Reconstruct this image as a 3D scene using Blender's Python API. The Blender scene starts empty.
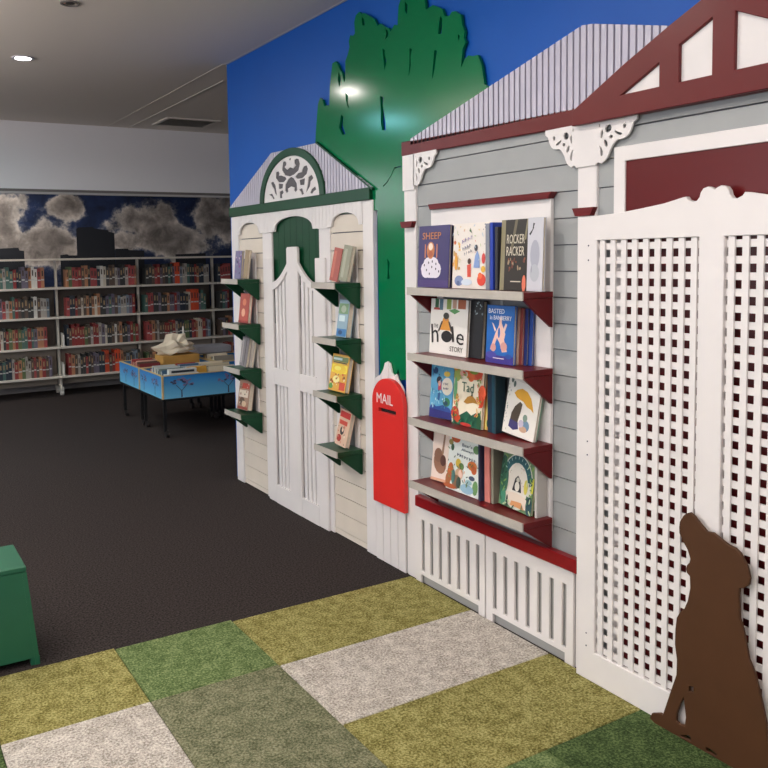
import bpy, bmesh, math, random
from mathutils import Vector, Matrix, Euler
random.seed(7)
scene = bpy.context.scene
COL = scene.collection
PI = math.pi

# ------------------------------------------------------------------ materials
def lin(c):
    c /= 255.0
    return c/12.92 if c <= .04045 else ((c+.055)/1.055)**2.4
_mats = {}
def mat(name, rgb, rough=.5, noise=0.0, nscale=40, bump=0.0, bscale=200, spec=.5, metal=0.0, coat=0.0):
    if name in _mats: return _mats[name]
    m = bpy.data.materials.new(name); m.use_nodes = True
    nt = m.node_tree; b = nt.nodes['Principled BSDF']
    col = (lin(rgb[0]), lin(rgb[1]), lin(rgb[2]), 1)
    b.inputs['Base Color'].default_value = col
    b.inputs['Roughness'].default_value = rough
    b.inputs['Specular IOR Level'].default_value = spec
    b.inputs['Metallic'].default_value = metal
    b.inputs['Coat Weight'].default_value = coat
    b.inputs['Coat Roughness'].default_value = .08
    tc = nt.nodes.new('ShaderNodeTexCoord')
    if noise > 0:
        n = nt.nodes.new('ShaderNodeTexNoise'); n.inputs['Scale'].default_value = nscale
        n.inputs['Detail'].default_value = 4
        nt.links.new(tc.outputs['Object'], n.inputs['Vector'])
        r = nt.nodes.new('ShaderNodeValToRGB')
        r.color_ramp.elements[0].position = .3; r.color_ramp.elements[1].position = .7
        r.color_ramp.elements[0].color = [c*(1-noise) for c in col[:3]]+[1]
        r.color_ramp.elements[1].color = [min(1, c*(1+noise)) for c in col[:3]]+[1]
        nt.links.new(n.outputs['Fac'], r.inputs['Fac']); nt.links.new(r.outputs['Color'], b.inputs['Base Color'])
    if bump > 0:
        n2 = nt.nodes.new('ShaderNodeTexNoise'); n2.inputs['Scale'].default_value = bscale
        n2.inputs['Detail'].default_value = 3
        nt.links.new(tc.outputs['Object'], n2.inputs['Vector'])
        bp = nt.nodes.new('ShaderNodeBump'); bp.inputs['Strength'].default_value = bump
        bp.inputs['Distance'].default_value = .01
        nt.links.new(n2.outputs['Fac'], bp.inputs['Height']); nt.links.new(bp.outputs['Normal'], b.inputs['Normal'])
    _mats[name] = m
    return m
def emis(name, rgb, s):
    m = bpy.data.materials.new(name); m.use_nodes = True
    nt = m.node_tree; nt.nodes.clear()
    e = nt.nodes.new('ShaderNodeEmission'); o = nt.nodes.new('ShaderNodeOutputMaterial')
    e.inputs[0].default_value = (rgb[0], rgb[1], rgb[2], 1); e.inputs[1].default_value = s
    nt.links.new(e.outputs[0], o.inputs[0]); return m
def hexm(h, rough=.45):
    return mat('paint_'+h+('_%d' % int(rough*100)), (int(h[0:2],16), int(h[2:4],16), int(h[4:6],16)), rough)

WHITE = mat('white_paint', (230,225,224), .38, .02, 6)
CREAM = mat('cream_board', (216,206,193), .5, .03, 8)
GREY = mat('grey_weatherboard', (154,157,158), .5, .03, 8)
BLUE = mat('blue_wall_paint', (3,82,172), .5, .03, 3, spec=.3)
TREEG = mat('tree_green_gloss', (0,106,64), .15, .02, 3, spec=.3)
DGREEN = mat('dark_green_gloss', (4,62,35), .36, .03, 8, spec=.32)
DRED = mat('dark_red_paint', (98,17,21), .36, .04, 6, spec=.28)
SILLRED = mat('sill_red_paint', (128,18,24), .34, .04, 6, spec=.3)
MAILRED = mat('mail_red', (214,44,40), .38, .02, 6)
EDGE = mat('grey_shelf_edge', (178,172,164), .45, .05, 30)
ROOF = mat('corrugated_lavender', (190,186,202), .4, .02, 8)
ROOFDK = mat('corrugation_valley', (70,70,95), .5)
BROWN = mat('dog_brown', (74,46,26), .6, .05, 12, spec=.25)
PAGES = mat('page_edges', (214,204,186), .8, .06, 90)
METALW = mat('shelving_cream_metal', (214,206,194), .4)
BLACKM = mat('black_metal', (20,20,22), .4)
CARPET = mat('charcoal_carpet', (55,49,48), .95, .8, 120, .6, 300, spec=.1)
CEIL = mat('ceiling_plaster', (226,216,206), .9)
WALLW = mat('painted_plaster', (208,206,212), .85)
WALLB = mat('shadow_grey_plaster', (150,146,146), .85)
DARK = mat('dark_recess', (24,22,22), .8)
GLASS_GREY = mat('grey_window_pane', (118,120,124), .3)
STOOL = mat('stool_green', (26,90,64), .45, .03, 10)

# ------------------------------------------------------------------ mesh tools
ORG = {}
class MB:
    def __init__(s): s.v = []; s.f = []; s.m = []; s.mats = []
    def mi(s, m):
        if m not in s.mats: s.mats.append(m)
        return s.mats.index(m)
    def add(s, vs, fs, m):
        o = len(s.v); k = s.mi(m); s.v += [tuple(p) for p in vs]
        for f in fs: s.f.append(tuple(i+o for i in f)); s.m.append(k)
        return s
    def box(s, x0, x1, y0, y1, z0, z1, m, mx=None):
        x0, x1 = min(x0,x1), max(x0,x1); y0, y1 = min(y0,y1), max(y0,y1); z0, z1 = min(z0,z1), max(z0,z1)
        vs = [Vector((x,y,z)) for z in (z0,z1) for y in (y0,y1) for x in (x0,x1)]
        if mx is not None: vs = [mx @ p for p in vs]
        return s.add(vs, [(0,2,3,1),(4,5,7,6),(0,1,5,4),(2,6,7,3),(0,4,6,2),(1,3,7,5)], m)
    def prism(s, poly, x0, x1, m, axis='x', mx=None):
        """poly of 2D points in (y,z) for axis x, (x,z) for axis y, (x,y) for axis z"""
        a, b = min(x0,x1), max(x0,x1)
        ar = sum(poly[i][0]*poly[(i+1)%len(poly)][1]-poly[(i+1)%len(poly)][0]*poly[i][1] for i in range(len(poly)))
        if ar < 0: poly = poly[::-1]
        def P(p, t):
            return {'x': (t,p[0],p[1]), 'y': (p[0],t,p[1]), 'z': (p[0],p[1],t)}[axis]
        n = len(poly); vs = [P(p,a) for p in poly]+[P(p,b) for p in poly]
        if mx is not None: vs = [mx @ Vector(p) for p in vs]
        fs = [tuple(range(n-1,-1,-1)), tuple(range(n,2*n))]+[(i,(i+1)%n,n+(i+1)%n,n+i) for i in range(n)]
        if axis == 'y': fs = [f[::-1] for f in fs]
        return s.add(vs, fs, m)
    def cyl(s, c, r, z0, z1, m, n=20, r2=None, axis='z'):
        r2 = r if r2 is None else r2
        vs = []
        for z, q in ((z0,r),(z1,r2)):
            for i in range(n):
                a = 2*PI*i/n; u, w = math.cos(a)*q, math.sin(a)*q
                vs.append({'z': (c[0]+u,c[1]+w,z), 'x': (z,c[0]+u,c[1]+w), 'y': (c[1]+w,z,c[0]+u)}[axis])
        fs = [tuple(range(n-1,-1,-1)), tuple(range(n,2*n))]+[(i,(i+1)%n,n+(i+1)%n,n+i) for i in range(n)]
        return s.add(vs, fs, m)
    def tube(s, p0, p1, r, m, n=10):
        p0 = Vector(p0); p1 = Vector(p1); d = p1-p0; q = d.to_track_quat('Z','Y')
        vs = []
        for t in (0, d.length):
            for i in range(n):
                a = 2*PI*i/n; vs.append(p0+q@Vector((math.cos(a)*r, math.sin(a)*r, t)))
        fs = [tuple(range(n-1,-1,-1)), tuple(range(n,2*n))]+[(i,(i+1)%n,n+(i+1)%n,n+i) for i in range(n)]
        return s.add(vs, fs, m)
    def build(s, name, parent=None, bevel=0.0, smooth=False, label=None):
        me = bpy.data.meshes.new(name)
        o0 = ORG.get(parent.name, Vector((0,0,0))) if parent else Vector((0,0,0))
        me.from_pydata([tuple(Vector(p)-o0) for p in s.v], [], s.f)
        for m in s.mats: me.materials.append(m)
        for p, k in zip(me.polygons, s.m): p.material_index = k; p.use_smooth = smooth
        if bevel > 0:
            bm = bmesh.new(); bm.from_mesh(me)
            es = [e for e in bm.edges if len(e.link_faces) == 2 and e.calc_face_angle(0) > .5]
            bmesh.ops.bevel(bm, geom=es, offset=bevel, segments=1, affect='EDGES', clamp_overlap=True)
            bm.to_mesh(me); bm.free()
        me.update()
        return link(name, me, parent, label)
def link(name, me, parent=None, label=None):
    o = bpy.data.objects.new(name, me); COL.objects.link(o)
    if parent: o.parent = parent; ORG[o.name] = ORG.get(parent.name, Vector((0,0,0)))
    if label: o['label'] = label
    return o
def tag(o, label, cat, group=None):
    o['label'] = label; o['category'] = cat
    if group: o['group'] = group
    return o
def thing(name, label, cat, loc=(0,0,0), group=None):
    o = bpy.data.objects.new(name, None); o.empty_display_size = .1; COL.objects.link(o)
    o.location = loc; ORG[o.name] = Vector(loc)
    return tag(o, label, cat, group)
def struct(o): o['kind'] = 'structure'; return o
def placed(o, loc):
    """move a single mesh thing's origin to loc (its base)"""
    o.data.transform(Matrix.Translation(-Vector(loc))); o.location = loc; return o

def curve_mesh(polys, thick, bevel=0.0):
    cu = bpy.data.curves.new('tmp_curve', 'CURVE'); cu.dimensions = '2D'; cu.fill_mode = 'BOTH'
    cu.extrude = max(0.0, thick/2-bevel); cu.bevel_depth = bevel; cu.bevel_resolution = 0
    for poly in polys:
        sp = cu.splines.new('POLY'); sp.points.add(len(poly)-1)
        for i, p in enumerate(poly): sp.points[i].co = (p[0], p[1], 0, 1)
        sp.use_cyclic_u = True
    o = bpy.data.objects.new('tmp_obj', cu); COL.objects.link(o)
    dg = bpy.context.evaluated_depsgraph_get()
    me = bpy.data.meshes.new_from_object(o.evaluated_get(dg))
    bpy.data.objects.remove(o); bpy.data.curves.remove(cu)
    return me
CYC = Matrix(((0,0,1,0),(1,0,0,0),(0,1,0,0),(0,0,0,1)))     # (a,b,c) -> x=c, y=a, z=b
def cutout(name, polys, x0, x1, m, parent=None, bevel=0.0, label=None):
    me = curve_mesh(polys, abs(x1-x0), bevel)
    o0 = ORG.get(parent.name, Vector((0,0,0))) if parent else Vector((0,0,0))
    me.transform(Matrix.Translation(Vector(((x0+x1)/2,0,0))-o0) @ CYC)
    me.materials.clear(); me.materials.append(m)
    for p in me.polygons: p.material_index = 0; p.use_smooth = False
    me.name = name
    return link(name, me, parent, label)
def text_mesh(txt, width, height, thick=.0006):
    cu = bpy.data.curves.new('tmp_text', 'FONT'); cu.body = txt; cu.resolution_u = 2; cu.extrude = thick/2
    o = bpy.data.objects.new('tmp_text', cu); COL.objects.link(o)
    dg = bpy.context.evaluated_depsgraph_get()
    me = bpy.data.meshes.new_from_object(o.evaluated_get(dg))
    bpy.data.objects.remove(o); bpy.data.curves.remove(cu)
    xs = [v.co.x for v in me.vertices]; ys = [v.co.y for v in me.vertices]
    sx = width/(max(xs)-min(xs)); sy = height/(max(ys)-min(ys))
    me.transform(Matrix.Diagonal((sx,sy,1,1)) @ Matrix.Translation((-min(xs),-min(ys),0)))
    return me
def ell(cx, cy, rx, ry, rot=0, n=14, a0=0, a1=2*PI):
    pts = []
    full = abs(a1-a0-2*PI) < 1e-6
    for i in range(n if full else n+1):
        a = a0+(a1-a0)*i/n; u, w = rx*math.cos(a), ry*math.sin(a)
        pts.append((cx+u*math.cos(rot)-w*math.sin(rot), cy+u*math.sin(rot)+w*math.cos(rot)))
    return pts

# ------------------------------------------------------------------ camera (vanishing points of the room)
cam_d = bpy.data.cameras.new('camera'); cam = bpy.data.objects.new('camera', cam_d); COL.objects.link(cam)
F_PX = 820.0; PX, PY = 318.0, 317.0
v1 = Vector((-147-PX, 265-PY, F_PX)).normalized()
p2 = Vector((-147+1000-PX, 265-18.2-PY, F_PX))
dn = v1.cross(p2).normalized()
if dn.y < 0: dn = -dn
Zc = -dn; Xc = v1.cross(Zc)
Rw = Matrix((Xc, v1, Zc))                      # world = Rw @ cam(x right, y down, z forward)
right = Vector((Rw[0][0],Rw[1][0],Rw[2][0])); down = Vector((Rw[0][1],Rw[1][1],Rw[2][1])); fwd = Vector((Rw[0][2],Rw[1][2],Rw[2][2]))
m3 = Matrix((right, -down, -fwd)).transposed()
cam.matrix_world = Matrix.Translation((-2.2,0,1.5)) @ m3.to_4x4()
cam_d.sensor_width = 36; cam_d.sensor_fit = 'HORIZONTAL'; cam_d.lens = F_PX/768*36
cam_d.shift_x = (384-PX)/768; cam_d.shift_y = -(384-PY)/768
cam_d.clip_start = .05
scene.camera = cam

# ------------------------------------------------------------------ room shell
CZ = 2.784
struct(MB().box(-6.2,4.0,-3.2,10.0,-.1,0,CARPET).build('floor'))
struct(MB().box(-6.2,4.0,-3.2,10.0,CZ,CZ+.1,CEIL).build('ceiling'))
struct(MB().box(.03,.18,-3.2,5.125,0,CZ,BLUE).build('wall_right'))
struct(MB().box(-6.3,-6.2,-3.2,-1.5,0,CZ,WALLW).box(-6.3,-6.2,5.5,10.0,0,CZ,WALLW).box(-6.3,-6.2,-1.5,5.5,0,.9,WALLW).box(-6.3,-6.2,-1.5,5.5,2.5,CZ,WALLW).build('wall_left'))
struct(MB().box(-6.2,.03,-3.3,-3.2,0,CZ,WALLW).build('wall_behind'))
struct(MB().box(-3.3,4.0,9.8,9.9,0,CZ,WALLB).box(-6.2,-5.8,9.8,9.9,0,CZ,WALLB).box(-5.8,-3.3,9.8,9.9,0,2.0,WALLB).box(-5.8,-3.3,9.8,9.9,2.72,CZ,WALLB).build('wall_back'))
struct(MB().box(4.0,4.1,-3.2,10.0,0,CZ,WALLW).build('wall_far_right'))
bk = MB().box(-2.6,4.0,7.95,8.15,2.17,CZ,mat('bulkhead_white_plaster',(240,236,238),.8))
struct(bk.build('wall_bulkhead'))
struct(MB().box(-2.6,4.0,7.935,8.16,2.145,2.17,mat('bulkhead_trim_grey',(112,106,104),.5)).box(-2.6,4.0,7.93,7.96,2.125,2.145,mat('bulkhead_trim_light',(186,182,180),.5)).build('trim_1'))
struct(MB().box(.022,.0298,-3.2,5.125,CZ-.004,CZ,mat('ceiling_joint',(150,150,156),.6)).build('trim_2'))
struct(MB().box(.0,.006,5.125,7.95,CZ-.003,CZ,mat('ceiling_seam',(212,204,194),.8)).box(.2,.205,5.6,7.95,CZ-.005,CZ,mat('ceiling_seam',(0,0,0))).build('trim_3'))

# mural on back wall : cloudy sky print with building silhouettes
def mural_material():
    m = bpy.data.materials.new('cloud_mural_print'); m.use_nodes = True
    nt = m.node_tree; b = nt.nodes['Principled BSDF']; N = nt.nodes.new; L = nt.links.new
    b.inputs['Roughness'].default_value = .6
    g = N('ShaderNodeNewGeometry')
    def blob(cx, cz, r, sx=1.0):
        mp = N('ShaderNodeMapping'); mp.inputs['Location'].default_value = (-cx*sx/r, 0, -cz/r)
        mp.inputs['Scale'].default_value = (sx/r, 0, 1/r)
        L(g.outputs['Position'], mp.inputs['Vector'])
        ln = N('ShaderNodeVectorMath'); ln.operation = 'LENGTH'; L(mp.outputs[0], ln.inputs[0])
        mr = N('ShaderNodeMapRange'); mr.inputs[1].default_value = 1.0; mr.inputs[2].default_value = .2
        L(ln.outputs['Value'], mr.inputs[0]); return mr.outputs[0]
    cur = None
    for q in ((-.75,1.95,.5,.8),(-.25,1.72,.42,.6),(-.6,1.65,.35,.5),(.0,2.1,.25,.8),(.95,1.9,.42,.6),(1.3,1.72,.4,.6),(.72,1.75,.25,.8),(1.9,1.98,.42,.7),(2.6,1.9,.5,.6),(-1.6,1.9,.7,.6),(-3,1.9,.8,.5),(3.3,1.8,.5,.5)):
        o = blob(*q)
        if cur is None: cur = o
        else:
            mx = N('ShaderNodeMath'); mx.operation = 'MAXIMUM'; L(cur, mx.inputs[0]); L(o, mx.inputs[1]); cur = mx.outputs[0]
    n = N('ShaderNodeTexNoise'); n.inputs['Scale'].default_value = 3.4; n.inputs['Detail'].default_value = 9; n.inputs['Roughness'].default_value = .62
    L(g.outputs['Position'], n.inputs['Vector'])
    ad = N('ShaderNodeMath'); ad.operation = 'MULTIPLY_ADD'; L(n.outputs['Fac'], ad.inputs[0]); ad.inputs[1].default_value = 1.9; L(cur, ad.inputs[2])
    sb = N('ShaderNodeMath'); sb.operation = 'SUBTRACT'; L(ad.outputs[0], sb.inputs[0]); sb.inputs[1].default_value = .95
    ramp = N('ShaderNodeValToRGB'); cr = ramp.color_ramp
    cr.elements[0].position = .30; cr.elements[0].color = (lin(34),lin(52),lin(92),1)
    cr.elements[1].position = 1.0; cr.elements[1].color = (lin(150),lin(142),lin(136),1)
    e = cr.elements.new(.42); e.color = (lin(96),lin(104),lin(126),1)
    e = cr.elements.new(.56); e.color = (lin(222),lin(214),lin(206),1)
    e = cr.elements.new(.78); e.color = (lin(184),lin(174),lin(166),1)
    L(sb.outputs[0], ramp.inputs['Fac'])
    n3 = N('ShaderNodeTexNoise'); n3.inputs['Scale'].default_value = 5.5; n3.inputs['Detail'].default_value = 6; n3.inputs['Roughness'].default_value = .6; n3.inputs['Distortion'].default_value = .4
    L(g.outputs['Position'], n3.inputs['Vector'])
    m3_ = N('ShaderNodeMapRange'); m3_.inputs[1].default_value = .35; m3_.inputs[2].default_value = .66; m3_.inputs[3].default_value = .45; m3_.inputs[4].default_value = 1.25
    L(n3.outputs['Fac'], m3_.inputs[0])
    mm = N('ShaderNodeVectorMath'); mm.operation = 'SCALE'; L(ramp.outputs['Color'], mm.inputs[0]); L(m3_.outputs[0], mm.inputs['Scale'])
    L(mm.outputs['Vector'], b.inputs['Base Color'])
    return m
mur = thing('wall_mural','long printed mural of clouds and dark tower blocks behind the bookcase','mural',(0.5,9.79,.9))
MB().box(-3.1,3.6,9.785,9.797,.9,2.55,mural_material()).build('printed_sheet',mur)
SIL = mat('silhouette_print',(30,34,42),.6)
s_ = MB()
for poly in ([(.094,1.0),(.094,1.875),(.12,1.892),(.286,1.898),(.30,1.88),(.469,1.858),(.474,1.84),(.54,1.828),(.546,1.0)],
             [(.546,1.0),(.546,1.637),(.7,1.637),(.71,1.62),(.9,1.61),(.9,1.0)],
             [(-.95,1.0),(-.95,1.64),(-.72,1.655),(-.56,1.662),(-.55,1.63),(-.50,1.625),(-.49,1.0)],
             [(-.1,1.0),(-.1,1.57),(-.02,1.58),(0,1.565),(.094,1.565),(.094,1.0)],
             [(1.3,1.0),(1.3,1.56),(1.7,1.57),(1.7,1.0)]):
    MB().prism(poly,9.7815,9.784,SIL,'y').build('tower_silhouette',mur,label='dark tower silhouette')

# ------------------------------------------------------------------ patchwork rug of grassy carpet tiles
def pile(name, c1, c2, c3):
    m = bpy.data.materials.new(name); m.use_nodes = True
    nt = m.node_tree; b = nt.nodes['Principled BSDF']; N = nt.nodes.new; L = nt.links.new
    b.inputs['Roughness'].default_value = .95; b.inputs['Specular IOR Level'].default_value = .1
    tc = N('ShaderNodeTexCoord')
    a = N('ShaderNodeTexNoise'); a.inputs['Scale'].default_value = 125; a.inputs['Detail'].default_value = 5; a.inputs['Roughness'].default_value = .7
    a2 = N('ShaderNodeTexNoise'); a2.inputs['Scale'].default_value = 22; a2.inputs['Detail'].default_value = 4
    L(tc.outputs['Object'], a.inputs['Vector']); L(tc.outputs['Object'], a2.inputs['Vector'])
    mx = N('ShaderNodeMath'); mx.operation = 'MULTIPLY_ADD'; L(a2.outputs['Fac'], mx.inputs[0]); mx.inputs[1].default_value = .26
    sc = N('ShaderNodeMath'); sc.operation = 'MULTIPLY'; L(a.outputs['Fac'], sc.inputs[0]); sc.inputs[1].default_value = .85
    L(sc.outputs[0], mx.inputs[2])
    r = N('ShaderNodeValToRGB'); cr = r.color_ramp
    cr.elements[0].position = .44; cr.elements[0].color = [lin(x) for x in c1]+[1]
    cr.elements[1].position = .67; cr.elements[1].color = [lin(x) for x in c3]+[1]
    e = cr.elements.new(.56); e.color = [lin(x) for x in c2]+[1]
    L(mx.outputs[0], r.inputs['Fac']); L(r.outputs['Color'], b.inputs['Base Color'])
    bp = N('ShaderNodeBump'); bp.inputs['Strength'].default_value = .8; bp.inputs['Distance'].default_value = .012
    L(a.outputs['Fac'], bp.inputs['Height']); L(bp.outputs['Normal'], b.inputs['Normal'])
    return m
OLIVE = pile('pile_olive',(96,90,42),(148,142,84),(192,184,126))
LEAF = pile('pile_leaf',(66,86,50),(106,126,78),(150,164,114))
STONE = pile('pile_stone',(146,138,128),(200,192,182),(236,230,220))
SAGE = pile('pile_sage',(78,82,58),(122,124,96),(160,158,130))
DEEP = pile('pile_deep',(44,60,34),(74,94,54),(112,130,84))
rug = thing('patchwork_rug','patchwork rug of long pile squares in olive, green, sage and stone beside the white fences','rug',(-1.4,1.9,0))
patches = [
 (-1.88,-1.40,2.62,3.065,OLIVE,'olive green pile patch'),(-2.5,-1.88,2.62,3.065,OLIVE,'olive green pile patch'),
 (-1.40,-.915,2.62,3.055,LEAF,'leaf green pile patch'),(-.915,-.0135,2.61,3.04,OLIVE,'olive green pile patch'),
 (-.915,-.0135,2.165,2.61,STONE,'pale stone pile patch'),(-1.40,-.915,1.735,2.62,SAGE,'sage grey green pile patch'),
 (-1.88,-1.40,2.165,2.62,STONE,'pale stone pile patch'),(-2.5,-1.88,2.165,2.62,DEEP,'deep green pile patch'),
 (-.915,-.0135,1.735,2.165,OLIVE,'olive green pile patch'),
 (-1.88,-1.40,1.735,2.165,STONE,'pale stone pile patch'),(-.46,-.0135,1.29,1.735,DEEP,'deep green pile patch'),
 (-.915,-.46,1.29,1.735,LEAF,'leaf green pile patch'),(-1.40,-.915,1.29,1.735,LEAF,'leaf green pile patch'),
 (-1.40,-.0135,.4,1.29,OLIVE,'olive green pile patch')]
for x0,x1,y0,y1,m,l in patches:
    mb = MB(); nx = max(2,int((x1-x0)/.05)); ny = max(2,int((y1-y0)/.05)); h = .009
    mb.box(x0+.001,x1-.001,y0+.001,y1-.001,.0005,h,m)
    mb.build('pile_patch',rug,bevel=.003,label=l)

# ------------------------------------------------------------------ tree cutout on the blue wall
tree_out = [(3.96,1.72),(3.96,2.082),(3.935,2.227),(3.915,2.321),(3.892,2.352),(3.868,2.338),(3.850,2.296),(3.812,2.300),(3.796,2.290),(3.786,2.394),(3.756,2.505),(3.722,2.508),
 (3.700,2.486),(3.684,2.458),(3.662,2.44),(3.640,2.385),(3.630,2.402),(3.627,2.488),(3.60,2.52),(3.585,2.549),(3.590,2.58),(3.575,2.606),(3.552,2.596),(3.532,2.603),(3.536,2.66),(3.521,2.690),(3.490,2.698),(3.470,2.680),
 (3.45,2.682),(3.40,2.655),(3.36,2.632),(3.33,2.59),(3.305,2.596),(3.27,2.572),(3.24,2.56),(3.222,2.538),(3.19,2.562),(3.165,2.552),(3.155,2.638),(3.142,2.655),(3.135,2.70),(3.09,2.715),(3.06,2.700),(3.03,2.712),(3.0,2.69),(2.972,2.655),
 (2.958,2.612),(2.951,2.566),(2.90,2.572),(2.86,2.552),(2.838,2.540),(2.820,2.505),(2.79,2.498),(2.772,2.51),(2.750,2.507),(2.73,2.492),(2.714,2.484),(2.706,2.44),(2.69,2.41),(2.697,2.385),(2.684,2.366),(2.705,2.340),(2.712,2.29),(2.716,2.268),
 (2.69,2.30),(2.668,2.309),(2.64,2.30),(2.610,2.298),(2.595,2.27),(2.586,2.250),(2.578,2.21),(2.571,2.175),(2.545,2.16),(2.53,2.14),(2.53,2.0),(3.118,2.0),(3.118,.91),(3.14,.915),(3.17,.905),(3.19,.96),(3.215,.915),(3.25,.945),(3.28,.90),(3.31,.92),(3.345,.86),(3.352,1.72)]
slits = [[(3.467,2.668),(3.448,2.650),(3.440,2.624),(3.458,2.622),(3.467,2.642)],[(3.271,2.566),(3.245,2.548),(3.238,2.525),(3.266,2.512),(3.257,2.541)],
 [(3.106,2.643),(3.085,2.622),(3.091,2.582),(3.107,2.603)],[(2.850,2.515),(2.838,2.50),(2.840,2.47),(2.842,2.437),(2.866,2.441),(2.860,2.480)],
 [(3.289,2.477),(3.270,2.462),(3.272,2.44),(3.257,2.412),(3.276,2.372),(3.283,2.421)],[(3.074,2.429),(3.056,2.421),(3.068,2.39),(3.064,2.352),(3.082,2.307),(3.075,2.366)],
 [(2.892,2.380),(2.874,2.373),(2.884,2.34),(2.889,2.304),(2.910,2.259),(2.903,2.318)],[(3.695,2.450),(3.672,2.412),(3.690,2.369),(3.703,2.41)],
 [(3.631,2.333),(3.607,2.31),(3.609,2.28),(3.593,2.241),(3.612,2.26),(3.625,2.292)],[(3.676,2.228),(3.653,2.212),(3.662,2.173),(3.637,2.124),(3.668,2.124),(3.699,2.165)],
 [(3.316,2.258),(3.286,2.249),(3.294,2.21),(3.284,2.18),(3.272,2.13),(3.269,2.092),(3.304,2.096),(3.313,2.14),(3.309,2.183)],[(2.735,2.410),(2.722,2.40),(2.728,2.375)],
 [(3.271,1.486),(3.250,1.461),(3.258,1.42),(3.252,1.387),(3.273,1.386),(3.268,1.43)],[(3.297,1.828),(3.263,1.845),(3.230,1.872),(3.202,1.905),(3.145,1.908),(3.145,1.912),(3.204,1.910),(3.234,1.875),(3.266,1.849),(3.299,1.833)]]
tsc = lambda pl: [(y*.9892,1.5+(z-1.5)*.9892) for y,z in pl]
tr = cutout('tree_cutout',[tsc(q) for q in [tree_out]+slits],.009,.022,TREEG)
tag(placed(tr,(.014,3.2,.86)),'tall glossy green painted tree cutout with ragged crown on the blue wall','tree cutout')

# white boarding with a jagged top between the two house fronts
wb = MB()
jag = [(3.342,.87),(3.330,.906),(3.290,.923),(3.262,.955),(3.250,.985),(3.225,.995),(3.206,.986),(3.191,.944),(3.170,.93),(3.154,.945),(3.138,.915),(3.11,.89),(3.088,.86)]
def ztop_of(pts, y):
    for (a,za),(b,zb) in zip(pts,pts[1:]):
        if a >= y >= b: return za+(zb-za)*(a-y)/(a-b) if a != b else za
    return pts[-1][1] if y < pts[-1][0] else pts[0][1]
for k in range(4):
    y1 = 3.340-k*.0625; y0 = y1-.0585
    pts = [(y1,0),(y1,ztop_of(jag,y1))]+[p for p in jag if y0 < p[0] < y1]+[(y0,ztop_of(jag,y0)),(y0,0)]
    wb.prism(pts,-.004,.006,CREAM if False else WHITE)
wb.box(.0062,.02,3.338,3.09,0,.84,hexm('8c8c8c',.6))
tag(placed(wb.build('boarding_panel',bevel=.0015),(0,3.21,0)),'narrow white vertical boarding with a jagged top behind and below the red mailbox','panel')

# ------------------------------------------------------------------ mailbox
mlx = thing('mailbox','round topped red mailbox front lettered in white between the two house fronts','mailbox',(-.01,3.195,.3))
arc = [(3.194+.128*math.cos(a),.80+.115*math.sin(a)) for a in [PI*i/20 for i in range(21)]]
slot = [(3.272,.772),(3.122,.772),(3.122,.748),(3.272,.748)]
cutout('front_panel',[[(3.322,.302)]+arc+[(3.066,.302)],slot],-.03,-.0055,MAILRED,mlx,.002)
MB().box(-.0115,-.0065,3.29,3.11,.74,.78,DARK).build('slot_back',mlx)
me = text_mesh('MAIL',.135,.047,.001)
me.transform(Matrix.Translation(Vector((-.031,3.281,.794))-Vector((-.01,3.195,.3))) @ Matrix(((0,0,-1,0),(-1,0,0,0),(0,1,0,0),(0,0,0,1))))
me.materials.clear(); me.materials.append(WHITE); link('lettering',me,mlx,'white lettering')

# ------------------------------------------------------------------ generic house pieces
def siding(name, y0, y1, zs, m, parent, lap=.0032):
    mb = MB()
    zl = sorted(zs)
    for a, b in zip(zl, zl[1:]):
        if b-a < .004: continue
        mb.add([(.010,y1,a+lap),(.010,y0,a+lap),(.014,y0,b-.0005),(.014,y1,b-.0005),(.029,y1,a+lap),(.029,y0,a+lap),(.029,y0,b),(.029,y1,b)],
               [(0,3,2,1),(4,5,6,7),(0,1,5,4),(3,7,6,2),(0,4,7,3),(1,2,6,5)], m)
    mb.box(.026,.0295,y0,y1,zl[0],zl[-1],ROOFDK)
    return mb.build(name,parent)
def strips(mb, y1, y0, pitch, gap, ztop, zbot, xa, xb, m):
    y = y1
    while y > y0+1e-4:
        e = max(y0, y-pitch+gap)
        n = 4; ys = [y+(e-y)*i/n for i in range(n+1)]
        pts = [(q,zbot(q)) for q in ys]+[(q,ztop(q)) for q in reversed(ys)]
        if min(ztop(q)-zbot(q) for q in ys) > -.002 and max(ztop(q)-zbot(q) for q in ys) > .006:
            pts = [(p[0],p[1]) for p in pts]
            mb.prism(pts,xa,xb,m)
        y -= pitch
def plin(pts):
    ps = sorted(pts)
    def f(y):
        if y <= ps[0][0]: return ps[0][1]
        for (a,za),(b,zb) in zip(ps,ps[1:]):
            if a <= y <= b: return za+(zb-za)*(y-a)/(b-a)
        return ps[-1][1]
    return f

# ------------------------------------------------------------------ green and cream house front
gh = thing('house_front','cream and white playhouse front with dark green arched doorway and fretwork fanlight','house front',(.01,4.2,0))
# posts
MB().box(0,.029,5.05,4.945,0,1.77,WHITE).build('post',gh,bevel=.003)
MB().box(0,.029,3.435,3.345,0,1.77,WHITE).build('post',gh,bevel=.003)
MB().box(.003,.029,4.585,4.46,0,1.70,WHITE).build('post',gh,bevel=.003)
MB().box(.003,.029,3.88,3.765,0,1.70,WHITE).build('post',gh,bevel=.003)
zsg = [.0,.03]+[.03+.0935*i for i in range(1,19)]+[1.73]
siding('weatherboards',4.58,4.95,zsg,CREAM,gh,.0045)
siding('weatherboards',3.43,3.77,zsg,CREAM,gh,.0045)
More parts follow.
